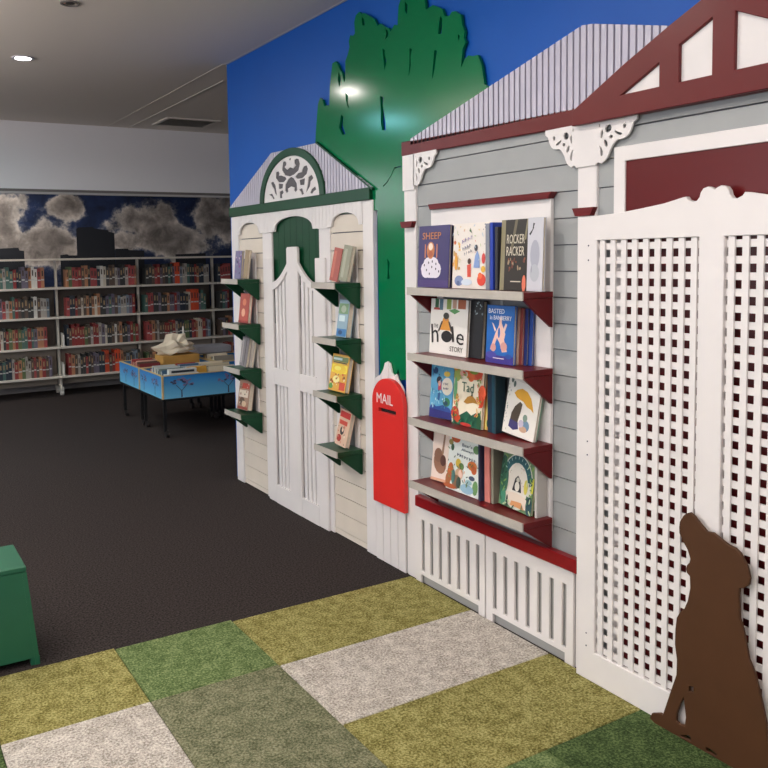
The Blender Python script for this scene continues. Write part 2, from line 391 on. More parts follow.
# spandrel with arches
def arch_fn(openings):
    def f(y):
        for (ya,yb,zs,zt) in openings:
            if yb <= y <= ya:
                c = (ya+yb)/2; w = (ya-yb)/2; u = abs(y-c)/w
                if u > .80: return zs
                return zs+.012+(zt-zs-.012)*math.sqrt(max(0,1-(u/.80)**2))
        return zs - .006
    return f
zbot = arch_fn([(4.945,4.585,1.650,1.722),(4.46,3.88,1.652,1.732),(3.765,3.435,1.655,1.722)])
mb = MB(); strips(mb,4.945,3.435,.0375,.0022,lambda y:1.775,zbot,-.004,.008,WHITE)
mb.build('spandrel_boarding',gh)
MB().box(-.012,.029,5.055,3.355,1.770,1.830,DGREEN).build('fascia',gh,bevel=.003,label='dark green fascia board')
# corrugated roof
top = plin([(5.045,1.838),(4.42,2.118),(3.877,2.107),(3.335,1.826)])
mb = MB(); strips(mb,5.045,3.345,.030,.008,top,lambda y:1.826,-.006,.006,ROOF)
mb.prism([(5.04,1.832),(4.42,2.114),(3.877,2.103),(3.345,1.83)],.0055,.0085,ROOFDK)
mb.build('corrugated_roof',gh)
d = Vector((3.345-3.877,1.822-2.107)).normalized(); nrm = Vector((d.y,-d.x))
if nrm.y < 0: nrm = -nrm
a, b = Vector((3.88,2.107)), Vector((3.336,1.815))
MB().prism([tuple(a),tuple(b),tuple(b+nrm*.008),tuple(a+nrm*.008)],-.008,.0085,DGREEN).build('verge_trim',gh,label='dark green roof edge')
# fanlight
fc, rz = 4.175, 1.828
def halfell(rx, ry, n=28): return [(fc+rx*math.cos(PI*i/n), rz+ry*math.sin(PI*i/n)) for i in range(n+1)]
fl = cutout('fanlight_rim',[halfell(.392,.286)+halfell(.345,.246)[::-1]],-.018,.0,DGREEN,gh,.002,'dark green arched rim')
fret_holes = [
 [(4.185,2.058),(4.158,2.060),(4.172,2.045)],
 [(4.250,2.045),(4.226,2.046),(4.212,2.036),(4.214,2.026),(4.232,2.016),(4.205,2.000),(4.175,2.010),(4.140,2.000),(4.112,2.012),(4.126,2.026),(4.126,2.040),(4.105,2.046),(4.080,2.040),(4.068,2.015),(4.085,1.985),(4.13,1.970),(4.176,1.964),(4.230,1.975),(4.262,2.005)],
 [(4.346,1.994),(4.319,1.998),(4.306,1.985),(4.313,1.974),(4.285,1.972),(4.24,1.960),(4.229,1.949),(4.262,1.936),(4.315,1.940),(4.350,1.965)],
 [(4.014,1.994),(3.985,1.996),(3.972,1.978),(3.985,1.955),(4.03,1.938),(4.085,1.940),(4.105,1.951),(4.075,1.967),(4.035,1.968),(4.030,1.978)],
 [(4.195,1.938),(4.165,1.948),(4.135,1.938),(4.105,1.910),(4.100,1.878),(4.120,1.868),(4.135,1.880),(4.130,1.892),(4.165,1.900),(4.200,1.892),(4.197,1.878),(4.215,1.870),(4.232,1.885),(4.226,1.915)],
 [(4.320,1.928),(4.268,1.921),(4.276,1.900),(4.318,1.898)],[(4.062,1.926),(4.004,1.930),(4.012,1.898),(4.055,1.900)],
 [(4.420,1.940),(4.392,1.944),(4.366,1.922),(4.350,1.865),(4.372,1.880),(4.385,1.905),(4.400,1.915)],
 [(3.960,1.930),(3.926,1.940),(3.910,1.922),(3.938,1.908),(3.945,1.886),(3.985,1.858),(3.966,1.900)],
 [(4.449,1.874),(4.410,1.876),(4.381,1.848),(4.400,1.846),(4.414,1.862)],[(4.308,1.880),(4.275,1.886),(4.262,1.872),(4.283,1.862),(4.279,1.845),(4.308,1.847)],
 [(4.068,1.873),(4.036,1.879),(4.018,1.848),(4.040,1.845),(4.050,1.862)],[(3.925,1.865),(3.890,1.876),(3.880,1.860),(3.905,1.853),(3.920,1.842),(3.940,1.848)]]
def infl(pl,k):
    cx = sum(p[0] for p in pl)/len(pl); cz = sum(p[1] for p in pl)/len(pl)
    return [(cx+(p[0]-cx)*k, cz+(p[1]-cz)*k) for p in pl]
fr = cutout('fretwork',[halfell(.346,.247)]+[infl(q_,1.13) for q_ in fret_holes],-.0095,-.0065,WHITE,gh,0,'white pierced fretwork')
mb = MB(); mb.prism(halfell(.34,.242),-.0062,-.0045,mat('fan_backing',(88,84,88),.6)); mb.build('fanlight_backing',gh,label='dark grey backing')
# green door panel behind the gate
mb = MB(); strips(mb,4.46,3.88,.075,.002,lambda y:1.76,lambda y:1.10,.016,.027,DGREEN); mb.box(.0265,.0295,4.46,3.88,1.1,1.75,DGREEN)
mb.build('door_panel',gh,label='dark green boarded door panel')
# swing gate with sagging top rails
gt = MB().box(.016,.0285,4.44,3.90,.09,1.34,WHITE).build('gate_backing',gh)
GX0, GX1 = -.012, .003
MB().box(GX0,GX1,4.535,4.43,0,1.492,WHITE).build('gate_stile',gh,bevel=.003)
MB().box(GX0,GX1,3.905,3.80,0,1.492,WHITE).build('gate_stile',gh,bevel=.003)
pk = [(4.235,0),(4.235,1.548),(4.225,1.558),(4.113,1.558),(4.103,1.548),(4.103,0)]
MB().prism(pk,GX0-.003,GX1,WHITE).build('gate_stile',gh,bevel=.002)
def sag(u): return 1.352+.115*(u**1.7)         # u=0 outer stile, 1 centre
tl = plin([(4.43-(4.43-4.235)*i/12, sag(i/12)) for i in range(13)])
trr = plin([(3.905+(4.103-3.905)*i/12, sag(i/12)) for i in range(13)])
for f_, ya, yb in ((tl,4.43,4.235),(trr,4.103,3.905)):
    ys = [ya+(yb-ya)*i/14 for i in range(15)]
    MB().prism([(y,f_(y)-.045) for y in ys]+[(y,f_(y)) for y in reversed(ys)],GX0,GX1,WHITE).build('gate_rail',gh)
    for z0,z1 in ((.735,.835),(0,.112)):
        MB().box(GX0,GX1,ya,yb,z0,z1,WHITE).build('gate_rail',gh)
    for i in range(4):
        w = (ya-yb); y = ya-w*(i+.72)/4.25; hw = w*.082
        MB().box(-.002,.012,y+hw,y-hw,.105,.74,WHITE).build('gate_slat',gh,bevel=.002)
        MB().prism([(y+hw,.83),(y+hw,f_(y)-.03),(y-hw,f_(y)-.03),(y-hw,.83)],-.002,.012,WHITE).build('gate_slat',gh)
# narrow window frames behind the green ledges
for ya, yb in ((3.712,3.496),(4.925,4.690)):
    f = cutout('window_frame',[[(ya,.45),(ya,1.53),(yb,1.53),(yb,.45)],[(ya-.035,.49),(ya-.035,1.495),(yb+.040,1.495),(yb+.040,.49)]],.0,.0098,WHITE,gh,.001)
    MB().box(.0065,.0098,ya-.03,yb+.035,.485,1.50,GLASS_GREY).build('pane',f)

# ------------------------------------------------------------------ red and grey house front
rh = thing('house_front','grey weatherboard playhouse front with dark red gable, red door and white posts','house front',(.01,1.6,0))
zr = [.40]+[.488+.0942*i for i in range(16)]+[1.96]
siding('weatherboards',2.05,3.0,zr,GREY,rh)
siding('weatherboards',1.13-.27,1.89+.09,[.0]+[.1+.0942*i for i in range(4)]+zr,GREY,rh)
siding('weatherboards',-.05,.96,zr,GREY,rh)
for ya, yb in ((3.082,2.995),(2.052,1.968),(1.045,.962),(.045,-.05)):
    MB().box(0,.029,ya,yb,0,1.94,WHITE).build('post',rh,bevel=.003)
    MB().prism([(ya+.004,1.650),(yb-.006,1.650),(yb+.008,1.622),(ya-.010,1.622)],-.022,.0,DRED).build('post_collar',rh,label='dark red collar block')
# fretwork brackets
bo = [(0,0),(1,0),(1,.11),(.915,.17),(.88,.27),(.85,.345),(.80,.42),(.73,.47),(.64,.49),(.55,.485),(.48,.53),(.43,.59),(.375,.68),(.335,.78),(.29,.86),(.24,.91),(.15,.97),(.10,.94),(.05,.935),(.02,.96),(0,1)]
bh = [ell(.32,.215,.065,.075,.5,10),ell(.16,.31,.028,.085,.1,8),ell(.39,.41,.04,.035,0,8),ell(.26,.53,.035,.075,-.4,8),
      [(.10,.58),(.15,.63),(.18,.70),(.18,.77),(.14,.80),(.13,.74),(.12,.66)],[(.50,.29),(.57,.33),(.64,.36),(.62,.40),(.55,.38),(.49,.33)],ell(.71,.22,.035,.045,0,8),ell(.10,.11,.014,.035,0,6)]
def bracket(y0, sgn, w, h=.147, zt=1.936):
    T = lambda pts: [(y0+sgn*u*w, zt-v*h) for u, v in pts]
    cutout('fretwork_bracket',[T(bo)]+[infl(T(q),1.3) for q in bh],-.007,.001,WHITE,rh,.0008)
bracket(3.0,-1,.165,zt=1.947); bracket(2.052,1,.145); bracket(1.968,-1,.168); bracket(1.045,1,.168); bracket(.962,-1,.145); bracket(.045,1,.145)
for ya, yb in ((3.082,2.995),(2.052,1.968),(1.045,.962),(.045,-.05)):
    MB().box(-.007,.0,ya,yb,1.79,1.936+(.011 if ya > 3 else 0),WHITE).build('post_head',rh)
MB().prism([(3.092,1.948),(3.092,2.010),(2.0,1.994),(1.3,1.987),(-.05,1.987),(-.05,1.929),(1.3,1.929),(2.0,1.933)],-.006,.029,DRED).build('eave_fascia',rh,bevel=.003,label='dark red eave board')
# corrugated roof
top = plin([(3.03,2.014),(2.031,2.266),(1.985,2.260),(1.695,2.182),(1.5,2.16),(1.28,2.182),(.99,2.260),(.94,2.266),(-.0,2.0)])
mb = MB(); strips(mb,3.02,.01,.029,.008,top,lambda y:1.99,-.006,.005,ROOF)
mb.prism([(3.0,2.0),(2.033,2.260),(1.985,2.254),(1.69,2.176),(1.28,2.176),(.99,2.254),(.94,2.26),(.03,1.99)],.0048,.0085,ROOFDK)
mb.build('corrugated_roof',rh)
# gable
gy = 1.487
outer = [(2.045,1.978),(1.829,2.092),(1.670,2.168),(gy,2.248)]
go = outer+[(2*gy-y,z) for y,z in outer[::-1][1:]]
def mir(p): return [(2*gy-y,z) for y,z in p]
h1 = [(1.848,1.996),(1.697,1.996),(1.697,2.073)]; h2 = [(1.631,1.996),(1.631,2.108),(1.520,2.162),(1.520,1.996)]
cutout('gable_frame',[[(2.045,1.931)]+go+[(2*gy-2.045,1.931)],h1,h2,mir(h1),mir(h2)],-.034,-.0145,DRED,rh,.002,'dark red gable frame')
MB().prism([(1.9,1.98),(gy,2.20),(2*gy-1.9,1.98)],-.022,-.0145,WHITE).build('gable_panel',rh,label='white gable infill')
# window behind ledges
wf = cutout('window_frame',[[(2.874,.47),(2.874,1.705),(2.172,1.705),(2.172,.47)],[(2.795,.54),(2.795,1.60),(2.255,1.60),(2.255,.54)]],-.006,.0098,WHITE,rh,.0015)
MB().box(.004,.0098,2.80,2.25,.53,1.61,GLASS_GREY).build('pane',wf,label='grey pane')
mb = MB()
for y in (2.615,2.435): mb.box(.001,.0045,y+.008,y-.008,.54,1.60,mat('muntin_grey',(160,160,162),.5))
for z in (.80,1.07,1.335): mb.box(.0012,.0047,2.795,2.255,z-.008,z+.008,mat('muntin_grey',(0,0,0)))
mb.build('glazing_bars',wf)
MB().prism([(2.875,1.716),(2.150,1.716),(2.170,1.692),(2.862,1.692)],-.024,.009,DRED).build('window_hood',rh,bevel=.002,label='dark red window hood')
# door frame and red door
fo = [(1.889,0),(1.889,1.838),(2*gy-1.889,1.838),(2*gy-1.889,0)]
fi = [(1.847,0),(1.847,1.793),(2*gy-1.847,1.793),(2*gy-1.847,0)]
cutout('door_frame',[fo[:3]+[fo[3],fi[3],fi[2],fi[1],fi[0]]],-.006,.0095,WHITE,rh,.0015)
MB().box(.0005,.0092,1.846,2*gy-1.846,.02,1.792,mat('door_red_gloss',(92,16,20),.3,.03,5,spec=.3)).build('entry_door',rh,label='glossy dark red door')
# sill and slatted base
MB().box(-.034,.0,2.975,2.012,.363,.412,SILLRED).build('base_sill',rh,bevel=.003,label='red sill board')
MB().box(.004,.0285,3.0,2.052,.0,.40,mat('base_backing_grey',(168,168,166),.6)).build('base_backing',rh)
fp1 = [(3.0,.0),(3.0,.37),(2.528,.37),(2.528,.0),(2.565,.0),(2.565,.042),(2.962,.042),(2.962,.0)]
fp2 = [(2.518,.0),(2.518,.37),(2.052,.37),(2.052,.0),(2.090,.0),(2.090,.042),(2.480,.042),(2.480,.0)]
def slot_(y): return [(y+.0125,.060),(y+.0125,.300),(y-.0125,.300),(y-.0125,.060)]
cutout('base_panel',[fp1]+[slot_(2.945-.0625*i) for i in range(7)],-.012,.0,WHITE,rh,.0015)
cutout('base_panel',[fp2]+[slot_(2.466-.0618*i) for i in range(7)],-.012,.0,WHITE,rh,.0015)

# ------------------------------------------------------------------ lattice gate
lg = thing('lattice_gate','tall white double lattice gate with curved top standing before the red door','gate',(-.02,gy,0))
half = [(2.018,.0122),(2.018,1.620),(1.943,1.622),(1.85,1.627),(1.761,1.636),(1.68,1.646),(1.612,1.660),(1.603,1.661),(1.597,1.652),(1.58,1.645),(1.565,1.647),(1.556,1.658),(1.553,1.670),(1.545,1.681),(1.530,1.685),(1.517,1.680),(1.509,1.674)]
gcen = 1.5095; gop = 1.5165
outl = half+[(2*gcen-y,z) for y,z in half[::-1][1:]]
op1 = [(1.940,.115),(1.940,1.545),(1.555,1.545),(1.555,.115)]
op2 = [(2*gop-y,z) for y,z in op1]
cutout('gate_frame',[outl,op1,op2],-.030,-.0105,WHITE,lg,.002)
for (ya,yb) in ((1.940,1.555),(2*gop-1.555,2*gop-1.940)):
    mb = MB(); n = 9; p = (ya-yb)/n
    for i in range(n+1):
        pass
    for i in range(n):
        c = ya-p*(i+.5); mb.box(-.0245,-.0175,c+.0100,c-.0100,.11,1.548,WHITE)
    nz = 31; pz = .0463
    for i in range(nz):
        c = 1.545-pz*(i+.5)
        if c > .12: mb.box(-.0175,-.0115,ya+.002,yb-.002,c-.0108,c+.0108,WHITE)
    mb.build('lattice_panel',lg)
mb = MB()
for y, z in ((1.973,1.526),(1.973,1.477),(1.973,.856),(1.973,.809),(1.973,.176),(1.973,.131)):
    mb.cyl((y,z),.0028,-.0312,-.0298,ROOFDK,8,axis='x')
mb.build('screw_heads',lg)

for ch in lg.children:
    for v in ch.data.vertices:
        wy = v.co.y+gy; wz = v.co.z
        v.co.y = wy*.9935-gy
        if wz > .2: v.co.z = wz-.006*min(1,(wz-.2)/1.2)
        v.co.x -= .014
# ------------------------------------------------------------------ dog silhouette
dl = [(1.550,.718),(1.562,.712),(1.570,.703),(1.582,.682),(1.584,.665),(1.583,.648),(1.571,.628),(1.554,.605),(1.544,.580),(1.547,.567),(1.556,.555),(1.558,.545),(1.556,.535),(1.545,.527),(1.543,.491),(1.551,.447),(1.562,.419),(1.576,.404),(1.588,.381),(1.592,.344),(1.593,.295),(1.585,.251),(1.586,.202),(1.604,.145),(1.619,.096),(1.633,.050),(1.645,.050),(1.673,.036),(1.680,.018),(1.663,.012),(1.545,.012),(1.493,.012),(1.29,.012)]
dr = [(1.536,.711),(1.516,.693),(1.494,.676),(1.473,.678),(1.451,.668),(1.425,.657),(1.405,.654),(1.389,.644),(1.369,.614),(1.360,.583),(1.363,.565),(1.375,.552),(1.390,.546),(1.392,.524),(1.388,.457),(1.377,.430),(1.366,.383),(1.358,.350),(1.340,.318),(1.328,.278),(1.314,.228),(1.304,.189),(1.298,.13),(1.292,.07)]
dh = [[(1.562,.139),(1.574,.112),(1.584,.080),(1.584,.061),(1.574,.056),(1.557,.060),(1.554,.085),(1.558,.112)],[(1.545,.187),(1.529,.190),(1.528,.175),(1.543,.171)],
      [(1.581,.014),(1.545,.034),(1.534,.031),(1.533,.018)],[(1.485,.028),(1.471,.030),(1.444,.024),(1.452,.015),(1.485,.014)]]
dsc = lambda pl: [(y*.9955,z) for y,z in pl]
dg_ = cutout('dog_cutout',[dsc(q_) for q_ in [dl+dr[::-1]]+[infl(h_,1.2) for h_ in dh[:2]]+dh[2:]],-.072,-.060,BROWN,None,.002)
tag(placed(dg_,(-.066,1.48,.0095)),'brown flat wooden silhouette of a sitting dog looking up before the lattice gate','dog cutout')

# ------------------------------------------------------------------ wall ledges
def ledge(name, ya, yb, zt, paint, label, group, ext=0.0):
    """shelf from ya (far) to yb (near), top at zt"""
    t = thing(name, label, 'shelf', (-.005,(ya+yb)/2,zt), group)
    MB().box(-.150,-.002+ext,ya,yb,zt-.022,zt,paint).build('shelf_board',t,bevel=.0015)
    MB().box(-.156,-.150,ya+.001,yb,zt-.028,zt+.004,EDGE).build('front_edge',t,label='bare grey front edge')
    dp = .112 if abs(zt-.525) < .001 else .130
    for y in (ya-.016, yb+.002):
        MB().prism([(-.150,zt-.0225),(-.002+ext,zt-.0225),(-.002+ext,zt-dp),(-.012,zt-dp)],y,y+.014,paint,'y').build('bracket',t,bevel=.001)
    return t
orr = ['top','second','third','bottom']
RZ = [1.359,1.079,.801,.525]
for i, z in enumerate(RZ):
    ledge('picture_book_ledge',2.850,2.157,z,DRED,'%s of the four wide dark red ledges on the grey house front'%orr[i],'dark red book ledges',-.004)
for side, ya, yb in (('left',4.875,4.630),('right',3.690,3.458)):
    for i, z in enumerate((1.366,1.086,.805,.523)):
        ledge('small_book_ledge',ya,yb,z,DGREEN,'%s dark green ledge %s of the arched doorway on the cream house front'%(orr[i],side),'green ledges on the cream house front',0)

# ------------------------------------------------------------------ picture books
def art_builder(w, h, t, art, parent, base):
    """art polygons in cover units 0..1, grouped by nothing: one mesh"""
    mb = MB()
    for k, (col, poly) in enumerate([(base,[(.02,.01),(.99,.01),(.99,.99),(.02,.99)])]+list(art)):
        y = -t-.0004-.00012*k
        pts = [((p[0]-.5)*w, p[1]*h) for p in poly]
        ar = sum(pts[i][0]*pts[(i+1)%len(pts)][1]-pts[(i+1)%len(pts)][0]*pts[i][1] for i in range(len(pts)))
        if ar < 0: pts = pts[::-1]
        mb.add([(p[0],y,p[1]) for p in pts],[tuple(range(len(pts)))],hexm(col,.4))
    return mb.build('cover_art',parent)
BOOK_GROUPS = {}
def book(label, y, zt, w, h, t, cover, art=(), titles=(), xf=-.065, lean=6, roll=0, group='picture books on the dark red ledges', yaw=0, name='picture_book', spine_out=False):
    r = thing(name, label, 'book', (0,0,0), group)
    cm = hexm(cover,.4); ct = .0022
    mb = MB()
    mb.box(-w/2,w/2,-t,-t+ct,0,h,cm).box(-w/2,w/2,-ct,0,0,h,cm).box(-w/2,-w/2+ct,-t+ct,-ct,0,h,cm)
    mb.build('cover',r,bevel=.0006)
    MB().box(-w/2+ct,w/2-.003,-t+ct,-ct,.003,h-.003,PAGES).build('page_block',r)
    if art: art_builder(w,h,t,art,r,cover)
    for (s, x0, z0, tw, th, col, rot) in titles:
        me = text_mesh(s, tw*w, th*h, .0004)
        M = Matrix.Translation(((x0-.5)*w,-t-.0032,z0*h)) @ Matrix.Rotation(rot,4,'Y') @ Matrix.Rotation(PI/2,4,'X')
        me.transform(M); me.materials.clear(); me.materials.append(hexm(col,.5)); link('title',me,r)
    # place: front faces -x; xf is the x of the front bottom edge
    rz = Matrix.Rotation((-PI/2 if not spine_out else -PI)+math.radians(yaw),4,'Z')
    L = Matrix.Rotation(-math.radians(lean),4,'X')
    R = Matrix.Translation((0,0,0)) @ Matrix.Rotation(math.radians(roll),4,'Y')
    base = rz @ R @ L
    low = min((base @ Vector((sx*w/2, -q, z))).z for sx in (-1,1) for q in (0,t) for z in (0,h))
    front = base @ Vector((0,-t,0))
    r.matrix_world = Matrix.Translation((xf-front.x if not spine_out else xf, y, zt+.0008-low)) @ base
    return r
def standing(label, y, zt, thick, h, depth, cover, xf=-.10, roll=0, group='picture books on the dark red ledges'):
    """a book standing spine outwards: width of spine = thick along y"""
    r = thing('picture_book', label, 'book', (0,0,0), group)
    cm = hexm(cover,.4); ct = .0018
    MB().box(0,ct,-thick/2,thick/2,0,h,cm).box(ct,depth,-thick/2,-thick/2+ct,0,h,cm).box(ct,depth,thick/2-ct,thick/2,0,h,cm).build('cover',r,bevel=.0005)
    MB().box(ct,depth-.003,-thick/2+ct,thick/2-ct,.003,h-.003,PAGES).build('page_block',r)
    base = Matrix.Rotation(math.radians(roll),4,'X')
    low = min((base @ Vector((0,s*thick/2,0))).z for s in (-1,1))
    r.matrix_world = Matrix.Translation((xf,y,zt+.0008-low)) @ base
    return r

def rect(x0,y0,x1,y1): return [(x0,y0),(x1,y0),(x1,y1),(x0,y1)]
E_ = ell
rnd = random.Random(3)
def sprinkle(cols, n, box, r0, r1, seed):
    q = random.Random(seed); out = []
    for _ in range(n):
        out.append((q.choice(cols), E_(q.uniform(box[0],box[2]), q.uniform(box[1],box[3]), q.uniform(r0,r1), q.uniform(r0,r1)*.8, q.uniform(0,3), 7)))
    return out
Z1,Z2,Z3,Z4 = RZ
def marks(col, x0, z0, w, h, n, rot=0.0, seed=1):
    q = random.Random(seed); out = []
    for i in range(n):
        cx = x0+w*(i+.5)/n; cz = z0+rot*(cx-x0); b = w/n*.34
        out.append((col,[(cx-b,cz),(cx-b*.3,cz),(cx-b*.3,cz+h*q.uniform(.7,1)),(cx-b,cz+h*q.uniform(.7,1))]))
        out.append((col,[(cx-b,cz+h*.4),(cx+b,cz+h*q.choice([.1,.4,.7])),(cx+b,cz+h*.62),(cx-b,cz+h*.6)]))
    return out
def leaves(cols, n, box, ln, seed, avoid=None):
    q = random.Random(seed); out = []
    while len(out) < n:
        x, z = q.uniform(box[0],box[2]), q.uniform(box[1],box[3])
        if avoid and avoid[0] < x < avoid[2] and avoid[1] < z < avoid[3]: continue
        a = q.uniform(0,PI); out.append((q.choice(cols), E_(x,z,ln*q.uniform(.6,1.2),ln*.3,a,8)))
    return out
# -- top ledge
book('purple picture book of a white sheep, leftmost on the top dark red ledge',2.795,Z1,.212,.262,.012,'3c3468',
 [('4a3a74',rect(0,0,1,.12)),('e8e2ec',E_(.43,.30,.33,.15)),('e8e2ec',E_(.28,.26,.16,.11)),('e8e2ec',E_(.58,.26,.17,.11)),('e8e2ec',E_(.43,.40,.24,.10)),
  ('c07a4c',E_(.41,.60,.13,.14)),('f0dcc8',E_(.41,.66,.07,.06)),('b05c3c',E_(.41,.54,.07,.05)),('d88a5a',rect(.22,.48,.25,.70)),('d88a5a',rect(.60,.48,.63,.70))]
 +[('2a2440',E_(x,y,.02,.022,0,6)) for x,y in ((.22,.36),(.36,.40),(.48,.42),(.60,.38),(.30,.28),(.47,.33),(.60,.30),(.70,.26),(.40,.22))],
 [('SHEEP',.14,.78,.60,.11,'d08a58',0)],xf=-.062,lean=3)
book('thick dark picture book just behind the purple sheep book',2.70,Z1,.13,.258,.020,'1c1420',
 sprinkle(['3c7048','a0403c','284c6c','d0a070'],14,(.6,.1,.98,.95),.02,.05,5),xf=-.040,lean=3)
book('white picture book with children and scattered flowers on the top dark red ledge',2.558,Z1,.212,.262,.012,'ece4dc',
 sprinkle(['e0a04c','d86c3c','c8a060','e8c070'],16,(.02,.30,.20,.75),.02,.05,11)+[('86a0d0',[(.62,.32),(.80,.32),(.78,.50),(.72,.58),(.66,.50)]),('40404c',E_(.68,.62,.05,.05)),
  ('503c34',E_(.50,.42,.05,.045)),('d8503c',[(.46,.18),(.56,.18),(.55,.38),(.44,.36)]),('d8402c',E_(.86,.14,.12,.09)),('e86c3c',E_(.82,.20,.06,.05)),('e8b848',E_(.90,.30,.06,.05)),
  ('d04c48',E_(.90,.46,.05,.08)),('8090b8',E_(.22,.12,.13,.08)),('5c6c94',E_(.2,.08,.05,.04)),('4c7048',[(.48,.88),(.56,.84),(.50,.93)]),('e8a848',E_(.12,.40,.05,.12)),('d0dce8',E_(.45,.10,.16,.05))]
  +sprinkle(['5c5c74','d86c5c'],10,(.1,.5,.95,.98),.008,.016,12)+marks('8c7ca8',.27,.68,.34,.07,4,.25,3)+marks('74748c',.30,.58,.26,.06,4,.25,4)+marks('7c7c84',.36,.50,.24,.05,4,.25,5)+leaves(['b8c8d8','c8d0a8','e0c898'],16,(.03,.4,.97,.97),.035,8,(.25,.45,.65,.75)),
 (),xf=-.062,lean=3)
standing('slim grey spined book right of the white flowery book on the top dark red ledge',2.437,Z1,.022,.255,.05,'848894',-.070)
standing('narrow bright blue spined book standing on the top dark red ledge',2.409,Z1,.016,.258,.05,'2440a8',-.075)
standing('very dark slim book left of the brown black title book on the top ledge',2.388,Z1,.014,.240,.05,'34343c',-.070)
book('dark brown picture book with pale hand drawn lettering on the top dark red ledge',2.303,Z1,.142,.264,.014,'2c2620',
 [('8c8468',rect(0,0,.16,1)),('6c6450',[(.35,.55),(.45,.55),(.62,1),(.52,1)]),('8c8468',[(.86,.7),(.94,.72),(1,1),(.95,1)])]+sprinkle(['8c4c34','a08c70','6c3c30'],16,(.3,.28,.92,.44),.02,.05,31)+[('e0785c',E_(.92,.10,.07,.12))]
 +[('dcd4c0',rect(.42,.12,.80,.135))],
 [('ROCKER',.24,.66,.66,.13,'d8d0bc',0),('RACKER',.24,.49,.66,.13,'d8d0bc',0)],xf=-.066,lean=3)
book('grey green backed picture book directly behind the dark brown lettered book',2.272,Z1,.15,.262,.016,'8c8c84',(),xf=-.046,lean=3)
# -- rightmost on the top ledge (three books leaning together)
book('whitish grey picture book with a small black bird, rightmost on the top dark red ledge',2.188,Z1,.078,.266,.014,'c8c8d0',
 [('2c3034',[(.10,.78),(.30,.84),(.46,.92),(.36,.93),(.40,.86),(.28,.80),(.18,.76)]),('a8aab8',E_(.5,.5,.3,.2)),('b4b8c0',E_(.5,.25,.3,.12)),('9c9cac',E_(.3,.3,.04,.05))],(),xf=-.070,lean=2)
# -- second ledge
book('white picture book with a big black hole in its title on the second red ledge',2.70,Z2,.245,.232,.013,'eeeae4',
 [('406c4c',rect(.12,.84,.22,1)),('58788c',rect(.24,.80,.34,1)),('90a850',rect(.44,.82,.56,1)),('c8a088',rect(.60,.84,.70,1)),('b0603c',rect(.74,.84,.94,1)),('a83c34',[(.08,.80),(.26,.80),(.24,.84),(.1,.84)]),
  ('5c9c5c',[(.5,.80),(.66,.74),(.80,.80),(.66,.84)]),('e09838',[(.28,.44),(.58,.44),(.50,.66),(.36,.66)]),('bc8060',E_(.44,.66,.05,.05)),('3c3c34',E_(.44,.70,.08,.06)),('4c4440',[(.22,.40),(.28,.42),(.36,.60),(.32,.60)]),
  ('4c4440',[(.64,.42),(.58,.42),(.50,.60),(.54,.60)]),('242020',E_(.475,.33,.145,.105,0,20))],
 [('h',.08,.19,.19,.34,'242020',-.12),('l',.64,.24,.05,.28,'242020',-.18),('e',.73,.22,.20,.20,'242020',.1),('THE',.12,.47,.12,.07,'5c5450',0),('STORY',.58,.075,.34,.09,'4c4038',0)],xf=-.062,lean=4)
book('black picture book with pale speckled top behind the white hole book',2.628,Z2,.25,.232,.018,'1c1c20',sprinkle(['a0b0b4','7c8c90'],10,(.8,.75,1,.98),.01,.03,14),xf=-.046,lean=4)
book('bright blue picture book with a pale letter shaped figure on the second red ledge',2.363,Z2,.152,.222,.013,'1c64b4',
 [('3c3088',rect(0,0,1,.14)),('4c48a0',E_(.2,.14,.2,.06)),('ecc0b0',[(.16,.24),(.26,.20),(.40,.44),(.50,.36),(.60,.20),(.78,.22),(.66,.42),(.70,.52),(.62,.62),(.56,.70),(.56,.80),(.48,.80),(.46,.66),(.34,.52)]),
  ('1c64b4',E_(.47,.53,.04,.09)),('e8c8c0',[(.2,.70),(.26,.68),(.36,.58),(.32,.54)]),('e8c8c0',[(.76,.68),(.70,.70),(.60,.56),(.66,.52)]),('d89c94',E_(.28,.27,.10,.07)),('d89c94',E_(.66,.30,.12,.08)),
  ('f0e0e0',rect(.28,.085,.68,.10)),('2c50a0',E_(.84,.14,.12,.04))],
 [('BASTED',.08,.86,.58,.08,'f0f0f4',0),('in BANBERRY',.14,.75,.78,.075,'f0f0f4',0)],xf=-.080,lean=3)
for i,(dy,cc,nm) in enumerate(((.0,'7c4c4c','dusty rose'),(.013,'c8a494','beige pink'),(.028,'8c4440','brick red'),(.043,'20306c','navy'),(.060,'284894','royal blue'))):
    book('%s cover of the stack behind the bright blue picture book on the second ledge'%nm,2.378-dy,Z2,.15,.218-.002*i,.0093,cc,(),xf=-.0668+.0096*i,lean=3)
